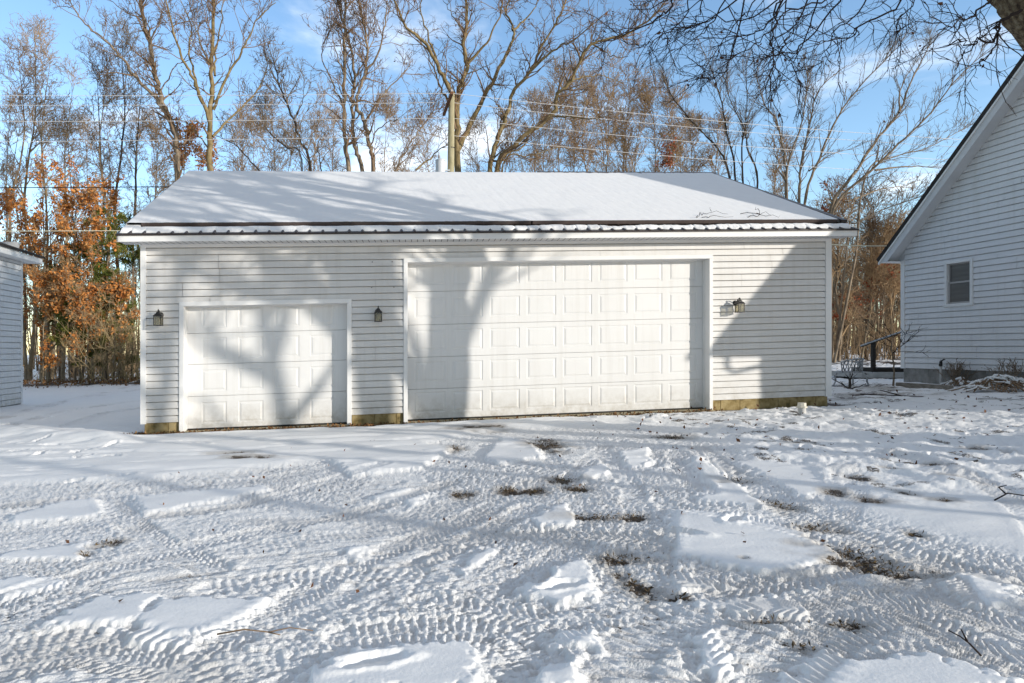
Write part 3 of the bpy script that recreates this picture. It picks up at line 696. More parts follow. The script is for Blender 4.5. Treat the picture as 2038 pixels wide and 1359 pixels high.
# the roof's near eave corner is where the sun throws it on the garage (shadow tip between lantern and corner)
HW_ = 11.5; OVF = .49; OVN = .62; HOV = .35; PIT = .99
RT = lambda a: 3.55 + PIT * (min(a, HW_ - a) + .49)          # top of roof along the gable
ridge_a = HW_ / 2
GR = .024
b = B(); Hz = 3.43
def hsp(z):
    m_ = max(.10, (z - 3.66) / PIT - .03) if z > 3.3 else .10
    s = [(m_, max(m_, HW_ - m_))]
    w0, w1 = 1.345, 2.13
    if 2.05 < z < 3.25 and m_ < w0: s = [(m_, w0), (w1, max(w1, HW_ - m_))]
    return s
CUTS = [2.05, 3.25]
def hsp2(z): return hsp(z)
# siding() pairs the spans of a strip's two ends; window cuts are exact so the counts agree
siding(b, lambda a, o, z: hw(a, -o, z), .41, 9.0, .153, hsp2, lip=.017)
CUTS = []
b.build('gable_wall', M['siding2'], Hs)
b = B(); siding(b, lambda u, o, z: hw(HW_ + o, u, z), .41, 3.5, .153, lambda z: [(.1, 10)]); b.build('front_wall', M['siding2'], Hs)
b = B(); siding(b, lambda u, o, z: hw(-o, u, z), .41, 3.5, .153, lambda z: [(.1, 10)]); b.build('rear_wall', M['siding2'], Hs)
for a in (0, HW_ - .1):
    b = B(hw); b.box(a, a + .1, -.028, .02, .395, 3.46)
    if a == 0: b.box(-.026, .003, -.0275, .1, .3955, 3.4595)
    b.build('corner_trim', M['trim'], Hs)
b = B(hw); b.box(.02, HW_ - .02, .03, .25, -.5, .408)
b.box(.03, .25, .2, 10, -.5, .4)
for row, (z0, z1) in enumerate(((-.30, .0), (.003, .202), (.205, .406))):
    a = .025 - (.2 if row % 2 else 0)
    while a < HW_: b.box(max(a, .025) + .003, min(a + .4, HW_ - .02) - .003, .018, .1, z0, z1); a += .4
b.build('foundation', M['found2'], Hs, bevel=.003)
# roof slabs, rake boards, soffits
def rprof(z_off): return [(-OVF, RT(-OVF) + z_off), (ridge_a, RT(ridge_a) + z_off), (HW_ + OVN, RT(HW_ + OVN) + z_off)]
TH = .186; E0, E1 = -OVF, HW_ + OVN
b = B(hw); P = []
for (a, z, a2, z2) in ((E0, RT(E0), E0 + .09, RT(E0 + .09) - TH), (ridge_a, RT(ridge_a), ridge_a, RT(ridge_a) - TH), (E1, RT(E1), E1 - .09, RT(E1 - .09) - TH)):
    P += [(a, -HOV - .03, z), (a, 10, z), (a2, -HOV - .03, z2), (a2, 10, z2)]
RF = [(0, 4, 5, 1), (4, 8, 9, 5), (2, 3, 7, 6), (6, 7, 11, 10), (0, 2, 6, 4), (4, 6, 10, 8), (0, 1, 3, 2), (8, 10, 11, 9)]
b.add(P, RF)
b.build('roof', M['shingle'], Hs)
ez = RT(E0 + .09) - TH - .005          # level underside of the eaves
ez1 = RT(E1 - .09) - TH - .005
def rake(n0, n1, top, bot, name, material):
    b = B(hw); FC = .25; k0 = E0 + .10 + FC / PIT; k1 = E1 - .10 - FC / PIT
    U = lambda a: RT(a) - TH
    prof = [(E0 + .10, U(E0 + .10), ez), (k0, U(k0), ez + .004), (ridge_a, U(ridge_a), U(ridge_a) - FC), (k1, U(k1), ez1 + .004), (E1 - .10, U(E1 - .10), ez1)]
    P = []
    for (a, zt_, zb_) in prof: P += [(a, n0, zt_ + .002), (a, n1, zt_ + .002), (a, n0, zb_), (a, n1, zb_)]
    Fc = []
    for i in range(4):
        q = 4 * i; Fc += [(q, q + 2, q + 6, q + 4), (q + 2, q + 3, q + 7, q + 6), (q + 1, q + 5, q + 7, q + 3)]
    b.add(P, Fc); b.build(name, material, Hs)
rake(-HOV, -HOV + .02, 0, 0, 'rake_board', M['fascia_grey'])
b = B(hw); P = []
for (a, z) in [(E0 + .32, RT(E0 + .32) - TH), (ridge_a, RT(ridge_a) - TH), (E1 - .32, RT(E1 - .32) - TH)]:
    P += [(a, -HOV + .021, z - .20), (a, .02, z - .20)]
b.add(P, [(0, 1, 3, 2), (2, 3, 5, 4)])
b.build('rake_soffit', M['fascia_grey'], Hs)
b = B(hw); P = []
for (a, z) in [(E0 + .07, RT(E0 + .07) - TH), (ridge_a, RT(ridge_a) - TH), (E1 - .07, RT(E1 - .07) - TH)]:
    P += [(a, -HOV - .036, z + .012), (a, -HOV - .036, z - .04), (a, -HOV + .01, z - .04)]
b.add(P, [(0, 1, 4, 3), (3, 4, 7, 6), (1, 2, 5, 4), (4, 5, 8, 7)])
b.build('drip_edge', M['trim'], Hs)
for (a0, a1, zz) in ((E0 + .10, .0, ez), (HW_, E1 - .10, ez1)):
    b = B(hw); b.box(a0, a1, -HOV + .003, 10, zz - .012, zz)
    b.build('eave_soffit', M['trim'], Hs)
b = B(hw); q0, q1 = E0 + .30, .13
b.add([(q0, .012, ez - .004), (q1, .012, ez - .004), (q1, .012, RT(q1) - TH - .19), (q0, .012, ez + .01), (q0, .03, ez - .004), (q1, .03, ez - .004), (q1, .03, RT(q1) - TH - .19), (q0, .03, ez + .01)], [(0, 1, 2, 3), (4, 7, 6, 5), (0, 3, 7, 4), (3, 2, 6, 7), (0, 4, 5, 1)])
b.build('eave_return', M['fascia_grey'], Hs)
# gutter and downspout on the road side eave
zt = ez1
b = B(hw); b.box(E1 - .02, E1 + .10, -HOV + .02, 10, zt - .01, zt + .10)
b.build('gutter', M['trim'], Hs)
b = B(hw); q = .1
dz = zt
b.tube([(HW_ + OVN + .06, .10, dz), (HW_ + OVN + .06, .10, dz - .24), (HW_ + OVN - .06, .10, dz - .36), (HW_ + .10, .10, dz - .40), (HW_ + .055, .10, dz - .5), (HW_ + .055, .10, .3)], .045, 8); b.build('downspout', M['trim'], Hs)
# window: frame, two sashes, screens
wz0, wz1, w0, w1 = 2.05, 3.25, 1.345, 2.13
Wn = bpy.data.objects.new('window', None); COL.objects.link(Wn); Wn.parent = Hs; Wn['_local'] = 1
hT = lambda a, n, z: tuple(np.array(hw(a, n, z)) - np.array(Hs.location))
b = B(hT); f = .075
b.box(w0, w0 + f, -.04, .09, wz0 + f, wz1 - f); b.box(w1 - f, w1, -.04, .09, wz0 + f, wz1 - f); b.box(w0, w1, -.04, .09, wz1 - f, wz1); b.box(w0 - .012, w1 + .012, -.055, .09, wz0, wz0 + f)
b.build('frame', M['trim'], Wn, bevel=.008)
zm = (wz0 + wz1) / 2 + .03
for (z0, z1, n_) in ((zm - .02, wz1 - f, .03), (wz0 + f, zm + .02, .012)):
    b = B(hT); s = .045 if n_ < .02 else .03
    b.box(w0 + f, w0 + f + s, n_, n_ + .03, z0 + s, z1 - s); b.box(w1 - f - s, w1 - f, n_, n_ + .03, z0 + s, z1 - s); b.box(w0 + f, w1 - f, n_, n_ + .03, z0, z0 + s); b.box(w0 + f, w1 - f, n_, n_ + .03, z1 - s, z1)
    b.build('sash', M['sash'], Wn, bevel=.004)
    b = B(hT); b.box(w0 + f + s, w1 - f - s, n_ + .014, n_ + .018, z0 + s, z1 - s); b.build('pane', M['screen'], Wn)

# back stoop with rail
g = gnd(1762, 757); st = thing('back_stoop', 'low concrete stoop with a dark post and sloping handrail behind the house corner', 'steps', (g[0], 20.1, gz(g[0])))
x0, y0, z0 = st.location
b = B(); b.box(x0 - .55, x0 + 1.6, y0 - .35, y0 + 1.3, z0 + .07, z0 + .24); b.build('step_slab', M['slab'], st, bevel=.012)
b = B(); b.box(x0 - .40, x0 + 1.6, y0 - .22, y0 + 1.2, z0 - .05, z0 + .07); b.build('step_base', M['darkwood'], st)
b = B(); b.box(x0 - .02, x0 + 1.6, y0 - .12, y0 + 1.0, z0 + .24, z0 + .36); b.build('upper_step', M['darkwood'], st, bevel=.006)
b = B(); b.box(x0 - .075, x0 + .025, y0 - .1, y0 + .0, z0 + .24, z0 + 1.16); b.build('post', M['darkwood'], st, bevel=.005)
b = B(); b.add([(x0 - .42, y0 - .12, z0 + 1.03), (x0 + .9, y0 - .12, z0 + 1.49), (x0 + .9, y0 - .04, z0 + 1.49), (x0 - .42, y0 - .04, z0 + 1.03), (x0 - .42, y0 - .12, z0 + 1.065), (x0 + .9, y0 - .12, z0 + 1.525), (x0 + .9, y0 - .04, z0 + 1.525), (x0 - .42, y0 - .04, z0 + 1.065)],
   [(0, 1, 5, 4), (1, 2, 6, 5), (2, 3, 7, 6), (3, 0, 4, 7), (4, 5, 6, 7), (3, 2, 1, 0)]); b.build('handrail', M['rail'], st, bevel=.006)
b = B(); b.add([(x0 - .40, y0 - .1, z0 + 1.005), (x0 + .9, y0 - .1, z0 + 1.465), (x0 + .9, y0 - .05, z0 + 1.465), (x0 - .40, y0 - .05, z0 + 1.005), (x0 - .40, y0 - .1, z0 + 1.028), (x0 + .9, y0 - .1, z0 + 1.488), (x0 + .9, y0 - .05, z0 + 1.488), (x0 - .40, y0 - .05, z0 + 1.028)],
   [(0, 1, 5, 4), (1, 2, 6, 5), (2, 3, 7, 6), (3, 0, 4, 7), (4, 5, 6, 7), (3, 2, 1, 0)]); b.build('rail_support', M['darkwood'], st)

# timber edging along the house
g0, g1 = gnd(1787, 771), gnd(1893, 778)
d = (g1 - g0); d /= np.linalg.norm(d); pn = np.array([-d[1], d[0], 0])
b = B(); P = []
for g in (g0, g1):
    for s in (-.07, .07):
        for z in (-.06, .13): P.append(tuple(g + pn * s + np.array([0, 0, z])))
b.add(P, [(0, 1, 3, 2), (4, 6, 7, 5), (0, 4, 5, 1), (2, 3, 7, 6), (0, 2, 6, 4), (1, 5, 7, 3)])
solid(b, g0, 'border_timber', 'weathered timber lying along the house foundation', 'timber', M['oldwood'], bevel=.012)

# standpipe faucet
c = np.array(hw(1.335, -.12, 0)); c[2] = gz(c[0]); fa = thing('yard_faucet', 'grey standpipe with a dark tap head against the house foundation', 'faucet', c)
b = B(); b.tube([c + [0, 0, -.1], c + [0, 0, .50]], .028, 10); b.build('pipe', M['pvc'], fa, smooth=True)
b = B(); b.lathe([(0, .49), (.035, .49), (.035, .60), (.028, .63), (0, .64)], c, 10); b.tube([c + [0, 0, .56], c + [-.07, -.05, .55], c + [-.085, -.06, .50]], .02, 8); b.tube([c + [.0, 0, .62], c + [.05, -.05, .68], c + [.06, -.06, .66]], .018, 8); b.build('tap', M['black'], fa)

# pipe stub with cap in the yard
c = gnd(1596, 827); pv = thing('drain_pipe', 'short upright grey pipe with a pale ridged cap standing in the snow', 'pipe', c)
b = B(); b.lathe([(.062, -.2), (.062, .165), (.0, .165)], c, 24); b.build('pipe', M['pvc'], pv, smooth=False)
b = B(); b.lathe([(.058, .135), (.086, .135), (.086, .160), (.070, .168), (.068, .222), (.0, .226)], c, 8); b.build('cap', M['cap'], pv, bevel=.003)

# clothes line
p0 = np.array(gw(GL + .02, .02, 3.17)); p1 = at(1768, 489, 18.95); ts = np.linspace(0, 1, 24)
b = B(); b.tube([p0 + (p1 - p0) * t - np.array([0, 0, 10 * .006 * t * (1 - t)]) for t in ts], .011, 6)
solid(b, p0, 'clothes_line', 'pale rope stretched from the garage corner to the house eave', 'rope', M['rope'], smooth=True)

# cast metal garden chair
c = gnd(1694, 770); ch = thing('garden_chair', 'ornate white cast metal garden chair standing in the snow between garage and house', 'chair', c, R(200), local=True)
sw, sd, shh = .27, .24, .40
b = B()
for sx in (-1, 1):
    for sy in (-1, 1):
        l = B(); l.tube([(sx * sw * .85, sy * sd * .85, shh), (sx * sw * 1.02, sy * sd * 1.05, shh * .75), (sx * sw * .95, sy * sd * 1.0, shh * .4), (sx * sw * 1.08, sy * sd * 1.15, .04), (sx * sw * 1.2, sy * sd * 1.25, 0)], [.024, .028, .022, .019, .024], 8); l.build('leg', M['castmetal'], ch, smooth=True)
b = B(); b.tube([(sw * math.cos(a) * 1.0, sd * math.sin(a), shh) for a in np.linspace(0, 2 * math.pi, 25)], .018, 8, cap=False)
for i in range(-4, 5):
    e = math.sqrt(max(0, 1 - (i / 4.6) ** 2)); b.tube([(sw * i / 4.6, -sd * e, shh), (sw * i / 4.6, sd * e, shh)], .008, 6); b.tube([(-sw * e, sd * i / 4.6, shh + .004), (sw * e, sd * i / 4.6, shh + .004)], .008, 6)
b.build('seat', M['castmetal'], ch, smooth=True)
b = B()
back = [(sw * 1.12 * math.cos(a), sd * math.sin(a) * 1.02, shh + .27 + .09 * max(0, math.sin(a))) for a in np.linspace(-.25, math.pi + .25, 22)]
b.tube(back, .019, 8)
for i in range(0, 22, 2):
    t = back[i]; lo = (t[0] * .9, t[1] * .95, shh); b.tube([lo, ((lo[0] + t[0]) / 2 + .03 * math.sin(i), (lo[1] + t[1]) / 2, shh + .14), t], .014, 6)
    if i + 3 < 22:
        t2 = back[i + 3]; b.tube([lo, ((lo[0] + t2[0]) / 2, (lo[1] + t2[1]) / 2, shh + .2), t2], .012, 6); b.tube([(t2[0] * .9, t2[1] * .95, shh), ((lo[0] + t2[0]) / 2, (lo[1] + t2[1]) / 2, shh + .12), t], .008, 6)
b.build('backrest', M['castmetal'], ch, smooth=True)

# ------------------------------------------------------------------ shed on the left
S0 = np.array([-12.13, 19.66]); SB = gz(S0[0])
def sw_(a, b_, z):       # a towards the road along the wall, b_ away from the yard
    p = S0 - a * NN - b_ * W
    return (p[0], p[1], z + SB)
Sd = thing('shed', 'grey white sided outbuilding in the shade, cut off by the frame', 'shed', sw_(0, 0, 0))
b = B(); siding(b, lambda u, o, z: sw_(u, -o, z), .06, 4.32, .166, lambda z: [(.07, 7)], lip=.016); b.build('side_wall', M['siding2'], Sd)
b = B(); siding(b, lambda u, o, z: sw_(-o, u, z), .06, 4.9, .166, lambda z: [(.07, 6)], lip=.016); b.build('rear_wall', M['siding2'], Sd)
b = B(sw_); b.box(0, .07, -.026, .02, .05, 4.33); b.box(-.024, .003, -.0255, .07, .0505, 4.3295); b.build('corner_trim', M['trim'], Sd)
b = B(sw_); b.box(.02, 7, .02, 6, -.6, .055); b.build('foundation', M['found2'], Sd)
b = B(sw_); b.box(-.40, 7, -.42, -.40, 4.30, 4.46); b.box(-.40, -.38, -.398, 6, 4.30, 4.46); b.build('fascia_board', M['trim'], Sd)
b = B(sw_); b.box(-.379, 7, -.399, .0, 4.31, 4.32); b.build('soffit', M['trim'], Sd)
b = B(sw_); b.add([(-.45, -.47, 4.461), (7.2, -.47, 4.461), (7.2, 6, 4.461 + 2.2), (-.45, 6, 4.461 + 2.2), (-.45, -.47, 4.53), (7.2, -.47, 4.53), (7.2, 6, 4.53 + 2.2), (-.45, 6, 4.53 + 2.2)], [(0, 1, 5, 4), (1, 2, 6, 5), (2, 3, 7, 6), (3, 0, 4, 7), (4, 5, 6, 7), (3, 2, 1, 0)]); b.build('roof', M['shingle'], Sd)

# ------------------------------------------------------------------ utility pole and lines
pb = np.array([1.22, 30.0, gz(1.22)]); up = thing('utility_pole', 'tall weathered wooden utility pole rising behind the garage roof', 'utility pole', pb)
b = B(); b.tube([pb + [0, 0, -1], pb + [-.05, 0, 6], pb + [.02, 0, 12.98]], [.20, .18, .135], 18); b.build('pole', M['pole'], up, smooth=True)
b = B(); b.box(-1.35, 1.35, -.06, .06, -.06, .06)
Rm = Matrix.Rotation(R(96), 4, 'Z'); b.V = [tuple(Rm @ Vector(v) + Vector(pb + [-.16, 0, 12.55])) for v in b.V]; b.build('crossarm', M['crossarm'], up)
for t in (-1.2, -.5, 1.2):
    q = Rm @ Vector((t, 0, .06)) + Vector(pb + [-.16, 0, 12.55]); b = B(); b.lathe([(.0, 0), (.03, 0), (.05, .05), (.035, .08), (.05, .11), (.03, .16), (.0, .17)], q, 10); b.build('insulator', M['ceramic'], up, smooth=True)
b = B(); b.tube([pb + [.01, 0, 10.5 + .02], pb + [.011, 0, 10.56]], .152, 18); b.build('band', M['black'], up)
tc_ = pb + [-.5, -.1, 9.15]; b = B(); b.lathe([(0, 0), (.20, 0), (.22, .04), (.22, .75), (.235, .76), (.235, .80), (.12, .86), (0, .87)], tc_, 22); b.box(tc_[0] + .18, tc_[0] + .5, tc_[1] - .05, tc_[1] + .05, tc_[2] + .3, tc_[2] + .36); tr_ = b.build('transformer', M['can'], up, smooth=False)
b = B(); b.lathe([(.0, .85), (.05, .85), (.04, .9), (.075, .92), (.04, .96), (.07, .98), (.03, 1.04), (.02, 1.18), (0, 1.19)], tc_ + [-.06, 0, 0], 10); o = b.build('bushing', M['ceramic'], up); o.parent = tr_
WIRES = [('upper bare power line of the pair at the pole top', 12.98, -.28, 13.15, -.5, .011, 'wire'), ('second bare line of the top pair running from the pole', 12.80, .35, 12.98, .3, .011, 'wire'),
         ('middle bare power line below the top pair', 11.95, 0, 12.1, 0, .011, 'wire'), ('lowest bare power line above the garage ridge', 11.15, 0, 11.0, 0, .011, 'wire'),
         ('black service cable crossing the trees at the left', 8.95, -.1, 8.95, -.1, .02, 'cable'), ('pale cable low across the trees beside the garage eave', 6.95, -.1, 6.97, -.1, .016, 'rope')]
for (lab, z, dy, zl, dyl, r, mt) in WIRES:
    pts = []; a = np.array([-46, 30 + dyl, zl]); m_ = pb + [0, dy, z - pb[2]]
    for t in np.linspace(0, 1, 26): pts.append(a + (m_ - a) * t - np.array([0, 0, .9 * t * (1 - t)]))
    if mt == 'wire':
        e = np.array([60, 41.2 + dy, z - .1 + 1.0]);
        for t in np.linspace(0, 1, 30)[1:]: pts.append(m_ + (e - m_) * t - np.array([0, 0, 3.4 * t * (1 - t)]))
    b = B(); b.tube(pts, r, 5); solid(b, m_, 'power_line' if mt != 'rope' else 'phone_cable', lab, 'power line', M[mt], 'lines on the utility pole', smooth=True)
NT_S = 9.6
SHADE = [('bare tree off the frame, its trunk shadow on the siding between the doors', 742, 16.5, 15, .21, 4.8, 24, .12, (0, 0)),
 ('bare tree off the frame leaning left, its boughs shading the smaller door', 690, 20, 13, .13, 4.6, 28, .10, (-2.6, -.5)),
 ('bare tree off the frame leaning right, its crown shading the middle of the roof', 765, 19, 14, .14, 4.8, 26, .12, (3.4, 1.0)),
 ('thin bare tree behind the camera, faint shadow line over the foreground', 150, 24, 13, .075, 3.2, 10, .3, (0, 0)),
 ('bare tree behind the camera, crown shading the left corner of the garage', 235, 23, 14, .13, 4.4, 24, .14, (1.5, 0)),
 ('slender bare tree behind the camera shading the foreground snow', (17.5, -6.5), 0, 11, .10, 4.0, 8, .2, (0, 0)),
 ('slender bare tree off the frame beside the massive trunk, shading the wide door', 938, 11.5, 13, .08, 3.8, 22, .16, (-.8, .3)),
]
# ------------------------------------------------------------------ trees
class Tree:
    """collects limb strokes (few, round) and twig strokes (many, thin), then builds them as two meshes"""
    def __init__(s, seed): s.r = np.random.default_rng(seed); s.limbs = []; s.tw = []; s.tips = []
    def limb(s, pts, r0, r1, wob=.02, pw=.8):
        P = smooth_line(pts, 5) if len(pts) > 2 else np.array(pts)[0] + (np.array(pts)[1] - np.array(pts)[0]) * np.linspace(0, 1, 8)[:, None]
        m = len(P); t = np.linspace(0, 1, m)
        L_ = np.linalg.norm(np.diff(P, axis=0), axis=1).sum()
        P = P + s.r.normal(0, 1, (m, 3)) * wob * (.3 + .7 * np.sin(np.pi * t))[:, None]
        rad = r0 + (r1 - r0) * t ** pw
        s.limbs.append((P, rad)); return P, rad, L_
    def sub(s, par, num, length, ang=(25, 60), npt=6, rr=.5, rend=.005, t0=.15, up=.12, wig=.16, rmin=.008, bias=None):
        """children of strokes par = (P (M,n,3), rad (M,n)): returns (M*num, npt, 3)"""
        P, rad = par; M_, n, _ = P.shape; r = s.r
        idx = np.repeat(np.arange(M_), num); k = len(idx)
        t = (t0 + (1 - t0) * np.sqrt(r.random(k))) * (n - 1.001); i = t.astype(int); f = (t - i)[:, None]
        pos = P[idx, i] * (1 - f) + P[idx, i + 1] * f
        tan = P[idx, i + 1] - P[idx, i]; tan /= np.linalg.norm(tan, axis=1, keepdims=True) + 1e-9
        pr = r.normal(size=(k, 3)); pr -= (pr * tan).sum(1, keepdims=True) * tan; pr /= np.linalg.norm(pr, axis=1, keepdims=True)
        a = np.radians(r.uniform(*ang, k))[:, None]
        d = tan * np.cos(a) + pr * np.sin(a); d[:, 2] += up
        if bias is not None: d = d + np.array(bias)
        d /= np.linalg.norm(d, axis=1, keepdims=True)
        L_ = r.uniform(length[0], length[1], k) * (1.15 - .5 * t / n)
        out = np.zeros((k, npt, 3)); out[:, 0] = pos; st = (L_ / (npt - 1))[:, None]
        for j in range(1, npt):
            d = d + r.normal(0, wig, (k, 3)); d[:, 2] += up * .35; d /= np.linalg.norm(d, axis=1, keepdims=True)
            out[:, j] = out[:, j - 1] + d * st
        rb = np.maximum(rad[idx, i] * rr * r.uniform(.7, 1.1, k), rmin)
        R_ = rb[:, None] + (np.minimum(rend, rb) - rb)[:, None] * np.linspace(0, 1, npt)[None] ** .8
        return out, R_
    def crown(s, levels, limbs=None):
        """levels: list of kwargs for sub(); the first grows from the limbs (num per metre)"""
        cur = None
        for li, kw in enumerate(levels):
            kw = dict(kw); den = kw.pop('per_m', None)
            if li == 0:
                outs = []
                for (P, rad) in (limbs or s.limbs):
                    L_ = np.linalg.norm(np.diff(P, axis=0), axis=1).sum(); c = max(2, int(den * L_))
                    outs.append(s.sub((P[None], rad[None]), c, **kw))
                cur = (np.concatenate([o[0] for o in outs]), np.concatenate([o[1] for o in outs]))
            else: cur = s.sub(cur, **kw)
            s.tw.append(cur)
        s.tips = cur; return cur
    def leaves(s, src, frac, per, size, droop=.0, spread=.12):
        P = src[0]; r = s.r; k = r.random(len(P)) < frac; Q = P[k]
        if not len(Q): return None
        Q = np.repeat(Q, per, 0); t = r.random(len(Q)) * (Q.shape[1] - 1.001); i = t.astype(int)
        c = Q[np.arange(len(Q)), i] + r.normal(0, spread, (len(Q), 3)); c[:, 2] -= droop * r.random(len(Q))
        return leaf_quads(c, r, size)
    def build(s, root, bark, twig, twig_name='crown', sides=9, fat=1.0):
        V = []; Fs = []; n0 = 0
        for (P, rad) in s.limbs: v, f = tubes(P[None], rad[None], sides if rad[0] > .05 else 6, s.r, .06); V.append(v); Fs.append(f + n0); n0 += len(v)
        mesh_np('trunk', np.concatenate(V), np.concatenate(Fs), bark, root, smooth=True)
        if s.tw:
            V = []; Fs = []; n0 = 0
            for (P, rad) in s.tw: v, f = tubes(P, rad * fat, 4 if P.shape[0] < 400 else 3, s.r); V.append(v); Fs.append(f + n0); n0 += len(v)
            mesh_np(twig_name, np.concatenate(V), np.concatenate(Fs), twig, root, smooth=True)
def tubes(P, rad, k, r, lump=0):
    M_, n, _ = P.shape
    t = np.gradient(P, axis=1); t /= np.linalg.norm(t, axis=2, keepdims=True) + 1e-9
    ref = np.array([.29, .83, .48]); ref /= np.linalg.norm(ref)
    u = np.cross(t, ref); u /= np.linalg.norm(u, axis=2, keepdims=True) + 1e-9; v = np.cross(t, u)
    a = 2 * np.pi * np.arange(k) / k
    rr = rad[:, :, None]
    if lump: rr = rr * (1 + lump * r.normal(size=(M_, n, k)))
    V = P[:, :, None] + (rr * np.cos(a))[..., None] * u[:, :, None] + (rr * np.sin(a))[..., None] * v[:, :, None]
    idx = np.arange(M_ * n * k).reshape(M_, n, k); nx = np.roll(idx, -1, 2)
    q = np.stack([idx[:, :-1], nx[:, :-1], nx[:, 1:], idx[:, 1:]], -1).reshape(-1, 4)
    return V.reshape(-1, 3), q
def leaf_quads(c, r, size, aspect=.62, vert=0.0):
    """each leaf two bent quads"""
    k = len(c); d = r.normal(size=(k, 3)); d[:, 2] -= vert; d /= np.linalg.norm(d, axis=1, keepdims=True)
    e = np.cross(d, r.normal(size=(k, 3))); e /= np.linalg.norm(e, axis=1, keepdims=True) + 1e-9; nn = np.cross(d, e)
    l = r.uniform(size[0], size[1], k)[:, None]; w_ = l * aspect * .5
    tip = c + d * l; mid = c + d * l * .5 + nn * l * .12
    V = np.stack([c, mid + e * w_, tip, mid - e * w_], 1).reshape(-1, 3)
    return V, np.arange(4 * k).reshape(k, 4)
def px_limb(pts, Y, dY, r):
    """picture outline of a limb -> a limb in space that runs dY deeper (or nearer) towards its tip"""
    n = len(pts); out = []
    for i, (x, y) in enumerate(pts): out.append(at(x, y, Y + dY * i / max(n - 1, 1)))
    return out
LV = [dict(per_m=2.4, length=(.8, 2.2), ang=(28, 62), npt=7, rr=.48, rend=.011, t0=.12, up=.16, wig=.17),
      dict(num=5, length=(.35, 1.0), ang=(25, 60), npt=5, rr=.7, rend=.008, t0=.1, up=.10, wig=.2),
      dict(num=3, length=(.12, .45), ang=(25, 65), npt=4, rr=.7, rend=.004, t0=.15, up=.06, wig=.2)]
def photo_tree(name, label, base_px, Y, stems, bark, twig, seed, group='bare trees rising behind the garage', lv=LV, fat=1.0, leaf=.035, cat='tree', leafm='brownleaf'):
    """stems: (first radius, tip radius, depth drift, [pixels]); the first stem starts at the ground"""
    T = Tree(seed); bx = at(base_px, 700, Y)[0]; g = np.array([bx, Y, float(gz(bx))])
    root = thing(name, label, cat, g, group=group)
    for i, (r0, r1, dY, pts) in enumerate(stems):
        P = px_limb(pts, Y, dY, T.r)
        if pts[0][1] > 300 and r0 > .06:   # carry the stem down to its root
            top = P[0]; b0 = g + T.r.normal(0, .12, 3) * [1, 1, 0]; b0[2] = float(gz(b0[0])) - .2
            P = [b0, b0 * .45 + top * .55 + T.r.normal(0, .08, 3) * [1, 1, 0]] + P
        T.limb(P, r0 * .88, r1 * .88, .04 if lv is LV else .02)
    tips = T.crown(lv)
    T.build(root, M[bark], M[twig], fat=1.15 if lv is LV else .95)
    if leaf:
        q = T.leaves(tips, leaf, 2, (.07, .14), .05, .05)
        if q: tag(mesh_np('leaves', q[0], q[1], M[leafm], root), kind='stuff')
    return root
BG = 'bare trees rising behind the garage'
photo_tree('bare_tree', 'bare tree with one long bough sweeping up to the left, above orange leaves', 350, 34, [
 (.20, .10, .5, [(353, 343), (348, 268), (332, 226), (318, 184), (307, 134), (297, 81), (283, 21), (276, -40)]),
 (.12, .02, -2, [(338, 236), (304, 187), (268, 152), (244, 117), (215, 85), (177, 53), (148, 18), (128, -20)]),
 (.06, .015, 1, [(290, 55), (286, 39), (247, 21), (212, -5)]), (.05, .012, 1.5, [(318, 184), (345, 140), (372, 110), (395, 60)]), (.05, .012, -1, [(297, 81), (318, 40), (328, 0)])], 'bark', 'twig', 101)
photo_tree('bare_tree', 'yellowish barked bare tree with an upright crown of many forks above the roof corner', 419, 33, [
 (.22, .07, 0, [(419, 343), (420, 233), (422, 170), (422, 106), (427, 0), (428, -60)]),
 (.14, .025, -1.5, [(418, 262), (417, 240), (399, 191), (385, 155), (364, 117), (346, 64), (334, 14), (326, -30)]),
 (.08, .02, 1, [(396, 183), (385, 141), (376, 88), (381, 53), (360, 0)]), (.09, .02, -1, [(424, 219), (449, 159), (480, 106), (495, 71), (523, 28), (547, 5)]),
 (.08, .02, 2, [(424, 272), (459, 233), (502, 191), (530, 141), (523, 71)]), (.06, .015, -1, [(422, 134), (399, 88), (389, 53), (367, 21)]), (.07, .02, 1, [(427, 150), (429, 106), (441, 35), (445, -10)]),
 (.05, .012, 2, [(417, 300), (390, 262), (360, 240), (330, 236)])], 'bark_olive', 'twig', 102)
photo_tree('bare_tree', 'slim dark bare tree with boughs bending left, third stem from the yellowish one', 600, 38, [
 (.13, .03, 0, [(618, 339), (600, 283), (579, 226), (558, 177), (551, 141), (540, 110)]), (.07, .015, 1, [(600, 318), (565, 290), (530, 254), (523, 230), (505, 200)]),
 (.06, .015, -1, [(519, 343), (487, 307), (459, 283), (430, 270)]), (.05, .012, 1, [(585, 240), (602, 200), (606, 160)]), (.05, .012, 1, [(570, 200), (590, 165), (597, 150)]), (.05, .012, 0, [(640, 343), (632, 300), (640, 270)])], 'bark_dark', 'twig_grey', 103)
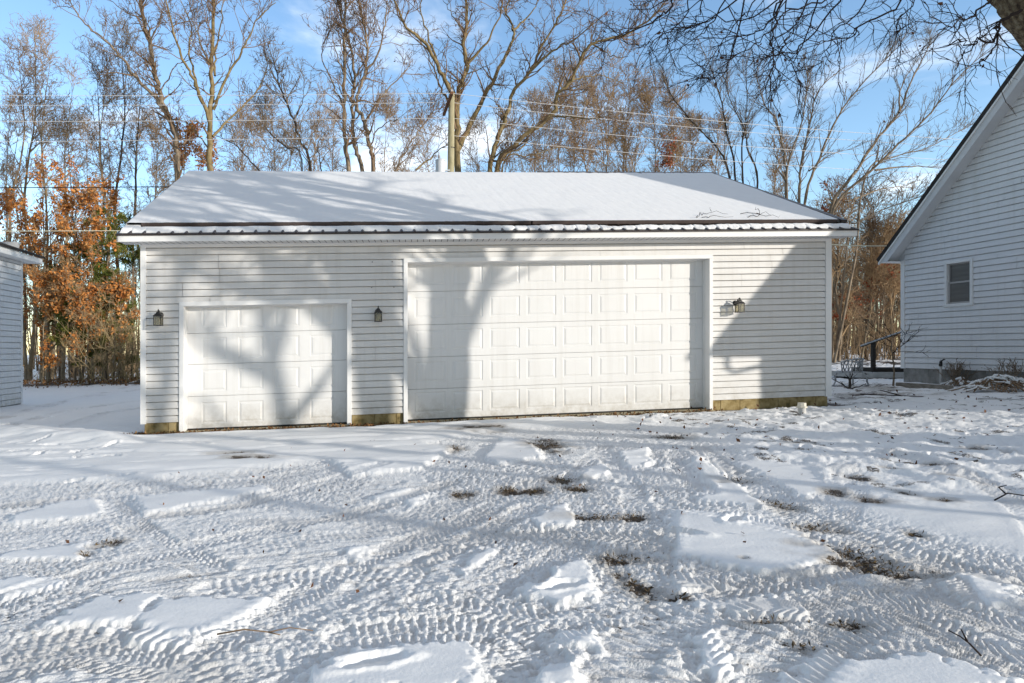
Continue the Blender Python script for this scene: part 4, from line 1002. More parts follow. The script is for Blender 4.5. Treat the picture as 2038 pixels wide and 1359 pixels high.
photo_tree('bare_tree', 'clump of tall bare stems growing close together just left of the utility pole', 715, 32, [
 (.17, .05, 0, [(694, 343), (687, 283), (684, 212), (685, 106), (687, 0), (687, -60)]), (.15, .045, .6, [(721, 343), (708, 300), (703, 247), (701, 198), (705, 159), (701, 106), (685, 53), (672, 0)]),
 (.16, .04, -.6, [(744, 343), (735, 290), (726, 244), (708, 212), (715, 177), (729, 141), (731, 88), (721, 35), (710, -10)]), (.07, .015, 1, [(726, 244), (752, 205), (798, 152), (815, 130)]),
 (.07, .018, -1, [(729, 141), (756, 99), (767, 35), (774, -10)]), (.08, .015, 1.5, [(788, 343), (802, 307), (827, 268), (851, 240), (869, 212)]), (.06, .015, 1, [(684, 212), (660, 160), (640, 110), (655, 60)]),
 (.05, .012, -1, [(686, 150), (668, 100), (660, 40)]), (.05, .012, -1, [(735, 290), (760, 250), (800, 235)]), (.05, .012, 1, [(705, 159), (730, 110), (745, 60), (742, 10)])], 'bark', 'twig', 104)
photo_tree('bare_tree', 'large spreading bare tree directly behind the utility pole', 910, 34, [
 (.25, .07, 0, [(910, 343), (909, 270), (910, 212), (913, 184), (929, 141), (924, 88), (929, 35), (924, -30)]), (.17, .03, -1.5, [(908, 232), (897, 184), (876, 141), (848, 88), (809, 53), (784, 0), (775, -30)]),
 (.09, .02, 1.2, [(906, 240), (894, 205), (876, 177), (865, 141), (851, 106), (835, 80)]), (.07, .02, -1, [(869, 117), (851, 71), (837, 18), (841, -10)]),
 (.17, .035, 1.5, [(910, 300), (940, 240), (961, 198), (989, 148), (1017, 88), (1021, 57), (1007, 21), (1024, -15)]), (.09, .02, -1, [(929, 130), (968, 81), (993, 35), (1003, -10)]),
 (.07, .015, 1, [(1020, 60), (1056, 28), (1074, -8)]), (.04, .01, -.5, [(930, 148), (985, 124)]), (.06, .012, 2, [(827, 339), (862, 311), (885, 290), (906, 280)]), (.05, .012, .5, [(925, 60), (900, 30), (880, -5)])], 'bark_olive', 'twig', 105)
photo_tree('bare_tree', 'bare tree leaning right with long boughs sweeping towards the upper middle right', 985, 33, [
 (.19, .03, 1, [(975, 343), (989, 283), (1007, 233), (1024, 177), (1056, 141), (1077, 95), (1106, 46), (1127, 0), (1135, -25)]), (.18, .03, -3, [(989, 343), (1031, 283), (1099, 226), (1106, 191), (1137, 159), (1155, 117), (1180, 88), (1250, 67), (1296, 35), (1321, 7)]),
 (.09, .02, .5, [(996, 332), (1040, 290), (1074, 240), (1100, 225)]), (.08, .015, -1, [(1056, 141), (1109, 95), (1144, 78), (1215, 18)]), (.06, .015, -2, [(1099, 230), (1140, 234), (1180, 237), (1215, 228)]), (.07, .015, 2, [(1003, 325), (1056, 311), (1109, 293), (1150, 300)]),
 (.05, .012, 1, [(1007, 233), (985, 200), (980, 160)]), (.05, .012, 1, [(1137, 159), (1190, 150), (1240, 165)]), (.05, .012, -1, [(1180, 88), (1215, 110), (1250, 112)])], 'bark_olive', 'twig', 106)
SL = [dict(per_m=2.6, length=(.7, 1.9), ang=(18, 40), npt=6, rr=.55, rend=.010, t0=.15, up=.14, wig=.1), dict(num=4, length=(.3, .9), ang=(18, 42), npt=5, rr=.6, rend=.004, t0=.1, up=.1, wig=.13), dict(num=2, length=(.12, .4), ang=(20, 50), npt=4, rr=.7, rend=.004, up=.06)]
photo_tree('bare_tree', 'thin bare tree of four straight stems at the garage ridge end', 1470, 37, [
 (.10, .02, 1, [(1449, 342), (1421, 287), (1385, 250), (1337, 191), (1325, 150)]), (.09, .015, 0, [(1464, 346), (1447, 265), (1436, 202), (1425, 166), (1405, 110)]), (.08, .015, -1, [(1478, 351), (1477, 280), (1484, 250), (1486, 184), (1484, 129)]),
 (.09, .015, 1, [(1508, 364), (1488, 294), (1480, 254), (1455, 202), (1440, 150)])], 'bark_dark', 'twig_grey', 107, lv=SL, leaf=.02)
photo_tree('bare_tree', 'fan shaped bare tree with grey stems opening upward over the right roof slope', 1585, 35, [
 (.11, .015, 1, [(1563, 383), (1563, 324), (1545, 239), (1521, 206), (1505, 150)]), (.10, .015, -1, [(1565, 368), (1572, 313), (1594, 250), (1605, 184), (1609, 129)]), (.12, .015, .5, [(1591, 390), (1594, 331), (1609, 254), (1631, 177), (1686, 129)]),
 (.11, .015, -1.5, [(1605, 386), (1631, 313), (1664, 239), (1701, 184), (1771, 110), (1793, 88)]), (.05, .01, 1, [(1610, 340), (1650, 310), (1690, 297)])], 'bark', 'twig_grey', 108, lv=SL, leaf=.02)
photo_tree('bare_tree', 'bare tree arching far right towards the house roof, pale green grey stems', 1655, 34, [
 (.14, .015, 1, [(1653, 419), (1705, 338), (1741, 283), (1789, 224), (1815, 158), (1845, 99), (1852, 70)]), (.13, .015, -2, [(1657, 419), (1723, 350), (1789, 287), (1852, 224), (1903, 158), (1962, 103)]), (.08, .012, 1, [(1723, 346), (1778, 313), (1852, 291), (1940, 243)]),
 (.06, .012, 0, [(1741, 338), (1815, 331), (1870, 335)]), (.06, .012, 2, [(1686, 401), (1760, 375), (1822, 372)]), (.07, .015, -2, [(1690, 450), (1701, 445), (1760, 416), (1815, 397), (1850, 385)]), (.06, .012, 1, [(1789, 224), (1795, 170), (1825, 120)])], 'bark', 'twig_grey', 109, lv=SL, leaf=.015)

# straight trees of the wood, grown procedurally
def grown_tree(T, g, h, r, spread, lean=(0, 0), nl=9, first=.35, up=.35, pw=.8):
    g = np.array(g, float); top = g + [lean[0], lean[1], h]
    mid = (g + top) / 2 + T.r.normal(0, .012 * h, 3) * [1, 1, 0]
    q1 = g * .75 + top * .25 + T.r.normal(0, .008 * h, 3) * [1, 1, 0]; q3 = g * .25 + top * .75 + T.r.normal(0, .015 * h, 3) * [1, 1, 0]
    P, rad, _ = T.limb([g - [0, 0, .2], q1, mid, q3, top], r, .012, .02, pw)
    br = T.sub((P[None], rad[None]), nl, length=(spread * .5, spread), ang=(30, 60), npt=8, rr=.62, rend=.01, t0=first, up=up * .5, wig=.12)
    return br
WL = [dict(num=5, length=(.5, 1.5), ang=(25, 60), npt=6, rr=.5, rend=.006, t0=.15, up=.12, wig=.17), dict(num=4, length=(.25, .8), ang=(25, 60), npt=5, rr=.6, rend=.005, t0=.1, up=.08, wig=.2), dict(num=2, length=(.12, .4), ang=(25, 65), npt=3, rr=.7, rend=.004, t0=.2, up=.05)]
WL2 = [dict(num=7, length=(.5, 1.6), ang=(25, 60), npt=6, rr=.55, rend=.008, t0=.15, up=.12, wig=.19), dict(num=4, length=(.25, .8), ang=(25, 60), npt=5, rr=.65, rend=.006, t0=.1, up=.08, wig=.2), dict(num=2, length=(.12, .4), ang=(25, 65), npt=3, rr=.7, rend=.005, t0=.2, up=.05)]
def wood_tree(name, label, px, Y, top_px, r, spread, bark, twig, seed, group, nl=10, first=.3, lean=0, wl=WL2, leaf=0, leafm='oak', lsize=(.11, .21), lper=3, up=.35, cat='tree'):
    x = (px - CX) / F * Y; g = np.array([x, Y, float(gz(x))]); h = H - (top_px - CY) / F * Y - g[2]
    T = Tree(seed); root = thing(name, label, cat, g, group=group)
    br = grown_tree(T, g, h, r, spread, (lean, T.r.normal(0, .3)), nl, first, up)
    T.tw.append(br); cur = br
    for kw in wl: cur = T.sub(cur, **kw); T.tw.append(cur)
    T.build(root, M[bark], M[twig], sides=7, fat=1.3)
    if leaf:
        src = T.tw[-2]
        q = T.leaves(src, leaf * .62, int(lper * 1.6), lsize, .22, .10)
        if q: tag(mesh_np('leaves', q[0], q[1], M[leafm], root), kind='stuff')
    return root
WG = 'bare trees at the wood edge behind the shed'
wood_tree('bare_tree', 'tall pale stemmed bare tree with a dense twiggy top, upper left corner', 58, 42, 50, .17, 2.6, 'bark_pale', 'twig_warm', 201, WG, nl=26, first=.35, up=.7)
wood_tree('bare_tree', 'dark bare tree at the left edge beside the pale dense one', 25, 40, 95, .16, 2.4, 'bark', 'twig', 202, WG, nl=16, up=.6)
wood_tree('bare_tree', 'pale forked bare tree leaning slightly right of the dense twiggy one', 84, 41, 120, .14, 2.4, 'bark_pale', 'twig_warm', 203, WG, nl=14, lean=.6, up=.6)
wood_tree('bare_tree', 'tan bare tree leaning right above the orange leaves', 104, 43, 170, .12, 2.2, 'bark_pale', 'twig_warm', 204, WG, nl=12, lean=1.2, up=.6)
wood_tree('bare_tree', 'dark slender bare tree forking in two above the orange leaves', 178, 41, 130, .15, 2.6, 'bark_dark', 'twig_grey', 205, WG, nl=13, lean=.5, up=.6)
wood_tree('bare_tree', 'brown bare tree with a bushy crown left of the black straight one', 212, 40, 140, .14, 2.3, 'bark', 'twig', 206, WG, nl=16, up=.6)
wood_tree('bare_tree', 'straight black stemmed bare tree with short side branches', 240, 38, 75, .16, 2.2, 'bark_dark', 'twig_grey', 207, WG, nl=20, up=.6)
wood_tree('bare_tree', 'dark upright bare tree between the black straight one and the long swept bough', 288, 40, 130, .15, 2.4, 'bark_dark', 'twig_grey', 208, WG, nl=14, up=.6)
wood_tree('bare_tree', 'small bushy bare tree just left of the garage roof corner', 318, 39, 265, .09, 1.7, 'bark', 'twig_warm', 209, WG, nl=20, first=.2, up=.5)
for i, (px, Y, tp, r, ln) in enumerate(((14, 46, 210, .1, .3), (120, 47, 255, .09, .2), (145, 45, 235, .09, -.4), (160, 48, 270, .08, .4), (262, 46, 215, .1, .4), (300, 47, 240, .09, -.3), (335, 45, 300, .08, .3), (200, 50, 250, .09, .2), (40, 50, 230, .1, 0), (90, 52, 240, .1, -.5))):
    wood_tree('bare_tree', 'thin bare tree deep in the wood behind the orange leaved saplings', px, Y, tp, r, 1.9, ['bark_pale', 'bark', 'bark_dark'][i % 3], ['twig_warm', 'twig', 'twig_grey'][i % 3], 220 + i, 'thin trees deep in the wood', nl=14, lean=ln, up=.6)
# oaks that keep their orange leaves
OL_ = [dict(num=5, length=(.3, .9), ang=(25, 60), npt=5, rr=.5, rend=.006, t0=.15, up=.05, wig=.15), dict(num=4, length=(.15, .45), ang=(25, 60), npt=4, rr=.6, rend=.004, t0=.1, up=.0, wig=.2)]
OG = 'young oaks holding orange leaves'
OAK = [('oak_tree', 'orange leaved young oak with a pale trunk beside the shed roof', 96, 35.5, 345, .13, 1.9, 26, .62),
 ('oak_tree', 'orange leaved young oak close to the shed wall', 52, 36.5, 420, .09, 1.7, 24, .75), ('oak_tree', 'tall orange leaved oak topping the others right of the shed', 125, 37.5, 350, .12, 2.0, 26, .62),
 ('oak_tree', 'orange leaved oak in the middle of the gap with a thin straight stem', 160, 34.5, 385, .08, 1.8, 30, .75), ('oak_tree', 'orange leaved oak with a pale thin trunk reaching the ground near the garage', 186, 34, 400, .08, 1.7, 28, .75),
 ('oak_tree', 'sparse orange leaved oak behind the green pines', 205, 37, 370, .09, 1.9, 22, .6), ('oak_tree', 'low orange leaved oak against the dark wood left of the pines', 80, 38.5, 450, .09, 1.8, 24, .7),
 ('oak_tree', 'small reddish oak right of the thin trunked ones, low by the leaf bank', 140, 33.5, 560, .05, 1.3, 20, .6), ('oak_tree', 'low bushy orange oak at the foot of the wood next to the shed corner', 84, 33.5, 560, .045, 1.3, 22, .7), ('oak_tree', 'short orange oak in front of the pines', 178, 33.2, 585, .04, 1.2, 22, .7), ('oak_tree', 'low orange oak among the pale brush by the garage corner', 236, 33.4, 570, .045, 1.3, 20, .65),
 ('oak_tree', 'orange leaved oak at the left frame edge above the shed roof', 12, 37.5, 400, .09, 1.8, 24, .6)]
for i, (nm, lab, px, Y, tp, r, sp_, nl, lf) in enumerate(OAK):
    wood_tree(nm, lab, px, Y, tp, r, sp_, 'bark_pale', 'twig_warm', 300 + i, OG, nl=int(nl * 1.25), first=.07, wl=OL_, leaf=min(1, lf * 1.2), lper=11, up=.15)
wood_tree('oak_tree', 'orange leaved oak crown showing above the left end of the garage ridge', 365, 39, 255, .10, 1.7, 'bark_pale', 'twig_warm', 320, OG, nl=20, first=.62, wl=OL_, leaf=1.5, lper=10, up=.15)
wood_tree('oak_tree', 'second orange leaved crown at the garage ridge beside the yellowish tree', 415, 40, 295, .09, 1.4, 'bark_pale', 'twig_warm', 321, OG, nl=16, first=.66, wl=OL_, leaf=1.3, lper=10, up=.15)
# pines among them
def pine(label, px, Y, tp, spread, seed):
    x = (px - CX) / F * Y; g = np.array([x, Y, float(gz(x))]); h = H - (tp - CY) / F * Y - g[2]
    T = Tree(seed); root = thing('pine_tree', label, 'pine tree', g, group='green pines between the oaks')
    P, rad, _ = T.limb([g - [0, 0, .2], g + [.05, 0, h * .5], g + [0, .05, h]], .07, .012, .015)
    br = T.sub((P[None], rad[None]), 46, length=(spread * .6, spread), ang=(60, 95), npt=7, rr=.4, rend=.008, t0=.06, up=.05, wig=.06); T.tw.append(br)
    t2 = T.sub(br, 7, length=(.25, .6), ang=(25, 50), npt=4, rr=.6, rend=.005, t0=.25, up=.08, wig=.08); T.tw.append(t2)
    T.build(root, M['bark'], M['twig'])
    Q = np.repeat(t2[0], 34, 0); r = T.r; t = r.random(len(Q)) * 2.99; i = t.astype(int); f = (t - i)[:, None]; k = np.arange(len(Q))
    c = Q[k, i] * (1 - f) + Q[k, i + 1] * f; V, f_ = leaf_quads(c, r, (.12, .24), .17)
    tag(mesh_np('needles', V, f_, M['pine'], root), kind='stuff')
pine('green pine between the orange oaks, nearest the garage corner', 212, 35, 420, 1.5, 401)
pine('green pine standing behind the thin trunked oak', 165, 36.5, 470, 1.4, 402)
pine('low green pine near the shed, half hidden by orange leaves', 118, 36.5, 520, 1.3, 403)
pine('low yellowish green pine at the foot of the oaks, in the middle of the gap', 150, 34, 585, 1.2, 405)
pine('yellowish green young pine beside the pale brush', 226, 34.2, 545, 1.2, 406)
pine('dark green pine right behind the garage corner eave', 262, 37, 440, 1.4, 404)
# trees in the gap by the house
HG = 'bare trees in the gap between garage and house'
GAP = [('brown bare tree hugging the garage corner in the gap', 1668, 35, 430, .10, 'bark', 'twig_warm', 0), ('dark bare tree in the middle of the gap, crossing the clothes line', 1722, 38, 395, .11, 'bark_dark', 'twig_grey', .3),
 ('forked pale bare tree leaning right in the gap', 1712, 36, 520, .07, 'bark_pale', 'twig_warm', 1.1), ('bare tree just left of the handrail post', 1745, 37, 470, .09, 'bark', 'twig', .2), ('pale bare tree beside the house corner trim', 1772, 36, 490, .08, 'bark_pale', 'twig_warm', .2),
 ('second dark bare tree near the garage corner', 1686, 40, 400, .11, 'bark_dark', 'twig', -.3), ('tall thin tree in the gap reaching over the house eave', 1790, 42, 380, .10, 'bark', 'twig_grey', .3)]
for i, (lab, px, Y, tp, r, bk, tw_, ln) in enumerate(GAP):
    wood_tree('bare_tree', lab, px, Y, tp, r, 2.0, bk, tw_, 500 + i, HG, nl=20, first=.12, lean=ln, up=.5)
for i, (px, Y, tp) in enumerate(((1760, 35.5, 520), (1728, 36.5, 570), (1690, 35.5, 590), (1780, 37, 470))):
    wood_tree('oak_sapling', ['sapling with reddish leaves under the house eave', 'low sapling with reddish leaves in the middle of the gap', 'sapling with a few orange red leaves near the garage corner', 'leafy red sapling against the house corner, topmost of its kind'][i], px, Y, tp, .045, 1.2, 'bark', 'twig', 520 + i, 'reddish saplings in the gap', nl=16, first=.35, wl=OL_, leaf=.35, lper=6, leafm='redleaf', up=.15)
# finer trees between the big ones, standing behind the roof
for i, (px, Y, tp, sp_) in enumerate(((480, 45, 262, 1.8), (545, 46, 250, 1.9), (640, 46, 235, 2.0), (770, 47, 250, 1.9), (850, 46, 285, 1.7), (1062, 46, 235, 2.2), (1120, 47, 190, 2.6), (1165, 45, 175, 2.6), (1210, 46, 170, 2.6), (1255, 47, 190, 2.5), (1295, 46, 215, 2.2), (1340, 45, 240, 2.0), (1385, 46, 275, 1.8), (1425, 46, 290, 1.6), (1540, 46, 330, 1.5), (1090, 52, 225, 2.4), (1145, 53, 215, 2.4), (1190, 52, 205, 2.4), (1232, 51, 215, 2.4), (1278, 53, 235, 2.2), (1020, 52, 265, 2.0), (800, 52, 280, 1.9), (590, 53, 275, 1.9), (665, 52, 270, 1.9), (505, 52, 285, 1.7), (1360, 52, 285, 1.8), (945, 52, 290, 1.8))):
    wood_tree('bare_tree', 'brown twiggy tree of the row behind the garage ridge, its trunk hidden by the roof', px, Y, tp - 22, .11, sp_ * 1.15, ['bark', 'bark_olive', 'bark'][i % 3], 'twig_warm', 540 + i, 'twiggy trees behind the garage ridge', nl=27, first=.3, up=.5)
for i, (px, Y, tp) in enumerate(((1325, 44, 300), (1650, 40, 378))):
    wood_tree('oak_sapling', ['reddish leaved crown peeking over the right half of the ridge', 'reddish leaved crown over the right roof slope'][i], px, Y, tp, .06, 1.5, 'bark', 'twig', 570 + i, 'reddish leaves over the ridge', nl=20, first=.6, wl=OL_, leaf=.6, lper=6, leafm='redleaf', up=.15)

# pale brush at the wood's edge and the deep wood
def brush(name, label, x0, x1, y0, y1, n, hh, twm, seed, lean=.35):
    T = Tree(seed); r = T.r; k = n; P = np.zeros((k, 7, 3)); x = r.uniform(x0, x1, k); y = r.uniform(y0, y1, k)
    P[:, 0] = np.stack([x, y, gz(x) - .05], 1); d = np.stack([r.normal(0, lean, k), r.normal(0, lean, k), np.ones(k)], 1); d /= np.linalg.norm(d, axis=1, keepdims=True); l = r.uniform(hh * .4, hh, k)[:, None] / 6
    for j in range(1, 7):
        d += r.normal(0, .13, (k, 3)); d /= np.linalg.norm(d, axis=1, keepdims=True); P[:, j] = P[:, j - 1] + d * l
    rad = np.repeat(np.linspace(.022, .007, 7)[None], k, 0); T.tw.append((P, rad))
    c = T.sub((P, rad), 6, length=(.4, 1.3), ang=(25, 60), npt=5, rr=.6, rend=.005, t0=.2, up=.05, wig=.18); T.tw.append(c); T.tw.append(T.sub(c, 3, length=(.2, .6), npt=3, rr=.7, rend=.005, wig=.2))
    V = []; Fs = []; n0 = 0
    for (P, rad) in T.tw: v, f = tubes(P, rad, 3, r); V.append(v); Fs.append(f + n0); n0 += len(v)
    tag(mesh_np(name, np.concatenate(V), np.concatenate(Fs), M[twm], smooth=True), label, 'brush', kind='stuff')
brush('pale_brush', 'pale tangled brush at the wood edge left of the garage', -16.8, -14.2, 31.5, 36, 80, 5.2, 'stem_pale', 601, .5)
brush('wood_brush', 'brown undergrowth along the wood behind the shed', -29, -15, 37.5, 44, 150, 2.4, 'twig_warm', 602, .55)
brush('wood_brush', 'brown undergrowth along the wood in the gap by the house', 20, 31, 35, 42, 170, 3.6, 'twig_warm', 603)
def deep_wood(seed, n, y0, y1, ang0, ang1, hh, label):
    r = np.random.default_rng(seed); T = Tree(seed); a = r.uniform(ang0, ang1, n); y = r.uniform(y0, y1, n); x = a * y; h = r.uniform(hh[0], hh[1], n)
    P = np.zeros((n, 6, 3)); P[:, 0] = np.stack([x, y, gz(x) - .2], 1); ln = r.normal(0, .06, (n, 2))
    for j in range(1, 6): P[:, j] = P[:, 0] + np.stack([ln[:, 0] * h * j / 5, ln[:, 1] * h * j / 5, h * j / 5], 1) + r.normal(0, .1, (n, 3))
    rad = r.uniform(.06, .15, n)[:, None] * np.linspace(1, .12, 6)[None]; T.tw.append((P, rad))
    c = T.sub((P, rad), 12, length=(.9, 2.6), ang=(30, 65), npt=5, rr=.5, rend=.01, t0=.15, up=.2, wig=.15, rmin=.014); T.tw.append(c); T.tw.append(T.sub(c, 5, length=(.4, 1.3), npt=4, rr=.6, rend=.008, wig=.2, rmin=.011))
    V = []; Fs = []; n0 = 0
    for (P, rad) in T.tw: v, f = tubes(P, rad, 3, r); V.append(v); Fs.append(f + n0); n0 += len(v)
    tag(mesh_np('far_wood', np.concatenate(V), np.concatenate(Fs), M['twig_far'], smooth=True), label, 'wood', kind='stuff')
M['twig_far'] = noisy(mat('far_wood_bark', rough=.95), [(.3, (.10, .075, .055)), (.55, (.20, .15, .10)), (.75, (.32, .24, .16))], scale=.7, detail=3)
deep_wood(701, 230, 47, 90, -.74, -.36, (7, 13), 'far brown wood behind the shed gap'); deep_wood(702, 230, 48, 95, .60, .80, (7, 12), 'far brown wood behind the house gap')
deep_wood(703, 430, 50, 95, -.36, .60, (7, 11), 'far brown wood hidden mostly by the garage'); deep_wood(704, 120, 60, 100, -1.6, -.74, (7, 13), 'far wood beyond the shed'); deep_wood(705, 120, 60, 100, .80, 1.6, (7, 13), 'far wood beyond the house')

# ------------------------------------------------------------------ the big trees beside the camera: their boughs hang into the picture and shade the yard
def shadow_base(px, s):       # the spot s metres towards the sun from the garage wall under picture column px
    q = np.array([(px - CX) / F, 1.0]); t = (A0 @ NN) / (q @ NN); p = q * t + SH * s; return np.array([p[0], p[1], float(gz(p[0]))])
NEAR = [dict(per_m=1.9, length=(.9, 2.6), ang=(30, 65), npt=7, rr=.5, rend=.006, t0=.12, up=.0, wig=.2), dict(num=4, length=(.3, .9), ang=(25, 60), npt=5, rr=.55, rend=.004, t0=.1, up=-.02, wig=.2), dict(num=3, length=(.1, .35), ang=(25, 65), npt=4, rr=.65, rend=.0025, t0=.15, up=0, wig=.22, rmin=.003)]
ga = shadow_base(903, NT_S)
TA = Tree(801); ra = thing('shade_tree', 'massive rough barked trunk leaning across the upper right corner, boughs hanging over the yard', 'tree', ga)
bx, by = ga[0], ga[1]
def hit(px, py, Y): return at(px, py, Y)
lb = [ga + [-.1, 0, 1.6], ga + [-.35, 0, 2.25]] + [hit(2085, 75, by), hit(2020, -10, by), hit(1960, -92, by + .1), hit(1850, -230, by + .4), hit(1730, -330, by + .9)]
TA.limb([ga - [0, 0, .3], ga + [0, 0, .6], ga + [.0, 0, 1.7], ga + [.12, .05, 3.0], ga + [.1, .1, 4.6], ga + [.3, .2, 7], ga + [.2, .3, 10.5]], .40, .16, .015)
TA.limb(lb, .24, .12, .01)
for pts, r0 in (([ga + [.12, .05, 3.2], ga + [-.9, .5, 5.4], ga + [-2.6, 1.1, 7.0], ga + [-5.2, 1.6, 8.4]], .16), ([ga + [.1, .05, 4.2], ga + [1.2, -.6, 5.9], ga + [2.6, -1.5, 8.0]], .15), ([ga + [.2, .1, 5], ga + [-.8, -1.0, 7.2], ga + [-1.6, -2.2, 9.5]], .14),
   ([ga + [.45, .2, 6.6], ga + [-1, 1.2, 8.8], ga + [-2.4, 1.6, 11]], .13), ([hit(1850, -230, by + .4), hit(1700, -220, by + .9), hit(1500, -215, by + 1.4), hit(1250, -230, by + 2)], .075), ([hit(1900, -170, by + .2), hit(1760, -130, by + 1.0), hit(1600, -95, by + 1.6), hit(1420, -90, by + 2.0)], .05)):
    TA.limb(pts, r0, .03, .04)
HANG = [  # drooping branches seen against the sky
 (.020, [(1840, -120), (1797, 0), (1723, 48), (1686, 70), (1624, 88)]), (.020, [(1720, -110), (1668, 0), (1594, 92), (1557, 107), (1515, 118)]), (.022, [(1600, -110), (1558, 0), (1521, 55), (1462, 74), (1399, 75)]), (.018, [(1560, -100), (1550, 0), (1538, 60), (1540, 110), (1552, 150)]),
 (.016, [(1500, -100), (1458, 110), (1429, 151), (1384, 160)]), (.016, [(1650, -90), (1506, 30), (1410, 40), (1370, 62)]), (.022, [(1400, -110), (1342, 0), (1310, 35), (1250, 67), (1190, 88)]), (.014, [(1390, -90), (1395, 15), (1385, 45), (1340, 60)]), (.018, [(1460, -100), (1440, 0), (1405, 60), (1350, 100)]),
 (.016, [(1620, -90), (1600, 20), (1575, 60), (1560, 95), (1520, 165)]), (.016, [(1690, -100), (1650, -10), (1560, 34), (1500, 90), (1440, 125)]), (.016, [(1780, -110), (1720, 10), (1660, 60), (1640, 120), (1590, 140)]), (.014, [(1850, -90), (1826, -10), (1790, 40), (1788, 66)]),
 (.026, [(2030, 20), (1992, 45), (1985, 75), (1944, 82), (1907, 85), (1880, 92)]), (.016, [(1985, 70), (1978, 98), (1955, 118), (1930, 135)]), (.018, [(1985, -10), (1945, 20), (1905, 48), (1865, 60)]), (.012, [(1944, 82), (1925, 110), (1900, 140)]), (.014, [(1560, -100), (1500, 10), (1470, 40), (1420, 105), (1395, 150)]),
 (.012, [(1390, -60), (1355, 40), (1310, 75), (1280, 90)]), (.014, [(1640, -90), (1610, 60), (1580, 130), (1600, 170)])]
hl = []
for i, (r0, pts) in enumerate(HANG):
    d0 = by + .6 + 1.1 * ((i * 37) % 10) / 10 if pts[0][0] < 1900 else by - .2
    hl.append(TA.limb([at(x, y, d0 + .25 * j * ((i % 3) - 1)) for j, (x, y) in enumerate(pts)], r0 * .72, .004, .02)[:2]); TA.limbs.pop()
up_l = TA.limbs[2:]
TA.tw += [(a_[None], b_[None]) for a_, b_ in hl]
TA.crown(NEAR, up_l)
TA.crown([dict(per_m=6.5, length=(.25, .8), ang=(25, 60), npt=6, rr=.45, rend=.003, t0=.12, up=-.03, wig=.2, rmin=.004), dict(num=4, length=(.1, .35), ang=(25, 60), npt=4, rr=.6, rend=.002, t0=.1, up=-.02, wig=.22, rmin=.003)], hl)
TA.build(ra, M['bark_near'], M['twig_dark'], sides=22)
q = TA.leaves(TA.tips, .04, 1, (.04, .07), .02, .02); tag(mesh_np('leaves', q[0], q[1], M['brownleaf'], ra), kind='stuff')
def shade_tree(label, g, h, r, spread, nl, seed, first=.3, lean=(0, 0), up=.3):
    T = Tree(seed); root = thing('shade_tree', label, 'tree', g, group='bare trees beside and behind the camera')
    br = grown_tree(T, g, h, r, spread, lean, nl, first, up, 1.7); br = (br[0], np.maximum(br[1] * 1.9, .035)); T.tw.append(br); cur = br
    for kw in (dict(num=4, length=(.8, 2.6), ang=(25, 60), npt=7, rr=.7, rend=.018, t0=.15, up=.08, wig=.18), dict(num=2, length=(.3, 1.0), npt=4, rr=.6, rend=.008, up=.05, wig=.2)): cur = T.sub(cur, **kw); T.tw.append(cur)
    T.build(root, M['bark_near'], M['twig_dark'], sides=12); return root
for (lab, px, s, h, r, sp_, nl, fr, ln) in SHADE: shade_tree(lab, shadow_base(px, s) if s else np.array([px[0], px[1], float(gz(px[0]))]), h, r, sp_, nl, 820 + len(lab), fr, ln)
# ------------------------------------------------------------------ small things on the snow
def sticks(name, label, group, loc_px, segs, mtl='twig_dark', r=.008, lift=.03, cat='branch'):
    g = gnd(*loc_px); g[2] += lift; b = B()
    for s in segs: b.tube([g + np.array(p) for p in s], [r * (1 - .5 * i / (len(s) - 1)) for i in range(len(s))], 6)
    return solid(b, g, name, label, cat, M[mtl], group, smooth=True)
FB = 'fallen twigs in the yard'
sticks('fallen_twig', 'long thin twig lying on the snow below the house timber', FB, (1800, 793), [[(-.6, .5, .03), (-.2, .1, .03), (.2, -.05, .02), (.9, -.25, .02)], [(-.2, .1, .03), (-.4, -.3, .06)], [(-.05, .05, .03), (-.2, .45, .12)]], r=.014)
sticks('fallen_twig', 'straight twig on the snow in front of the brush pile', FB, (1990, 800), [[(-.3, .15, .02), (0, 0, .03), (.35, -.2, .02)], [(0, 0, .03), (-.25, -.25, .05)]], r=.008)
sticks('fallen_twig', 'forked twig standing out of the snow at the far right edge', FB, (2010, 1003), [[(-.12, .0, .0), (0, .02, .05), (.15, 0, .03), (.3, -.03, .01)], [(-.02, .02, .05), (-.0, .1, .08), (.08, .12, .09)]], r=.006)
sticks('fallen_twig', 'thin reddish twig lying flat in the lower left foreground', FB, (535, 1275), [[(-.24, .0, .0), (-.12, .02, .014), (0, .0, .01), (.09, .035, .016), (.2, .03, .004)], [(.0, .0, .01), (.06, -.03, .01)]], 'twig', r=.004)
sticks('fallen_twig', 'short dark twig stuck upright in the lower right foreground', FB, (1925, 1310), [[(.04, -.02, -.01), (.01, 0, .03), (-.02, .01, .055), (-.05, .035, .07)], [(.0, 0, .04), (-.0, .03, .075)]], r=.0045)
r0_ = np.random.default_rng(77)
def roof_twig(label, u, t, segs):
    b = B(); o = np.array(gw(*roof_pt(u, t, .11)))
    for s in segs: b.tube([np.array(gw(*roof_pt(u + p[0], t + p[1], .108 + p[2] * .6))) + r0_.normal(0, .018, 3) for p in np.array(smooth_line(s, 4))], np.linspace(.007, .002, len(smooth_line(s, 4))).tolist(), 5)
    solid(b, o, 'fallen_branch', label, 'branch', M['twig_dark'], 'broken branches on the snowy roof', smooth=True)
roof_twig('curved broken branch lying on the roof snow left of the other', 10.55, .46, [[(-.35, .0, 0), (-.1, .25, .05), (.15, .3, .08), (.42, .18, .02)], [(-.2, .03, .02), (.05, .08, .03), (.3, -.03, .02)], [(.1, .3, .08), (.2, .5, .1)]])
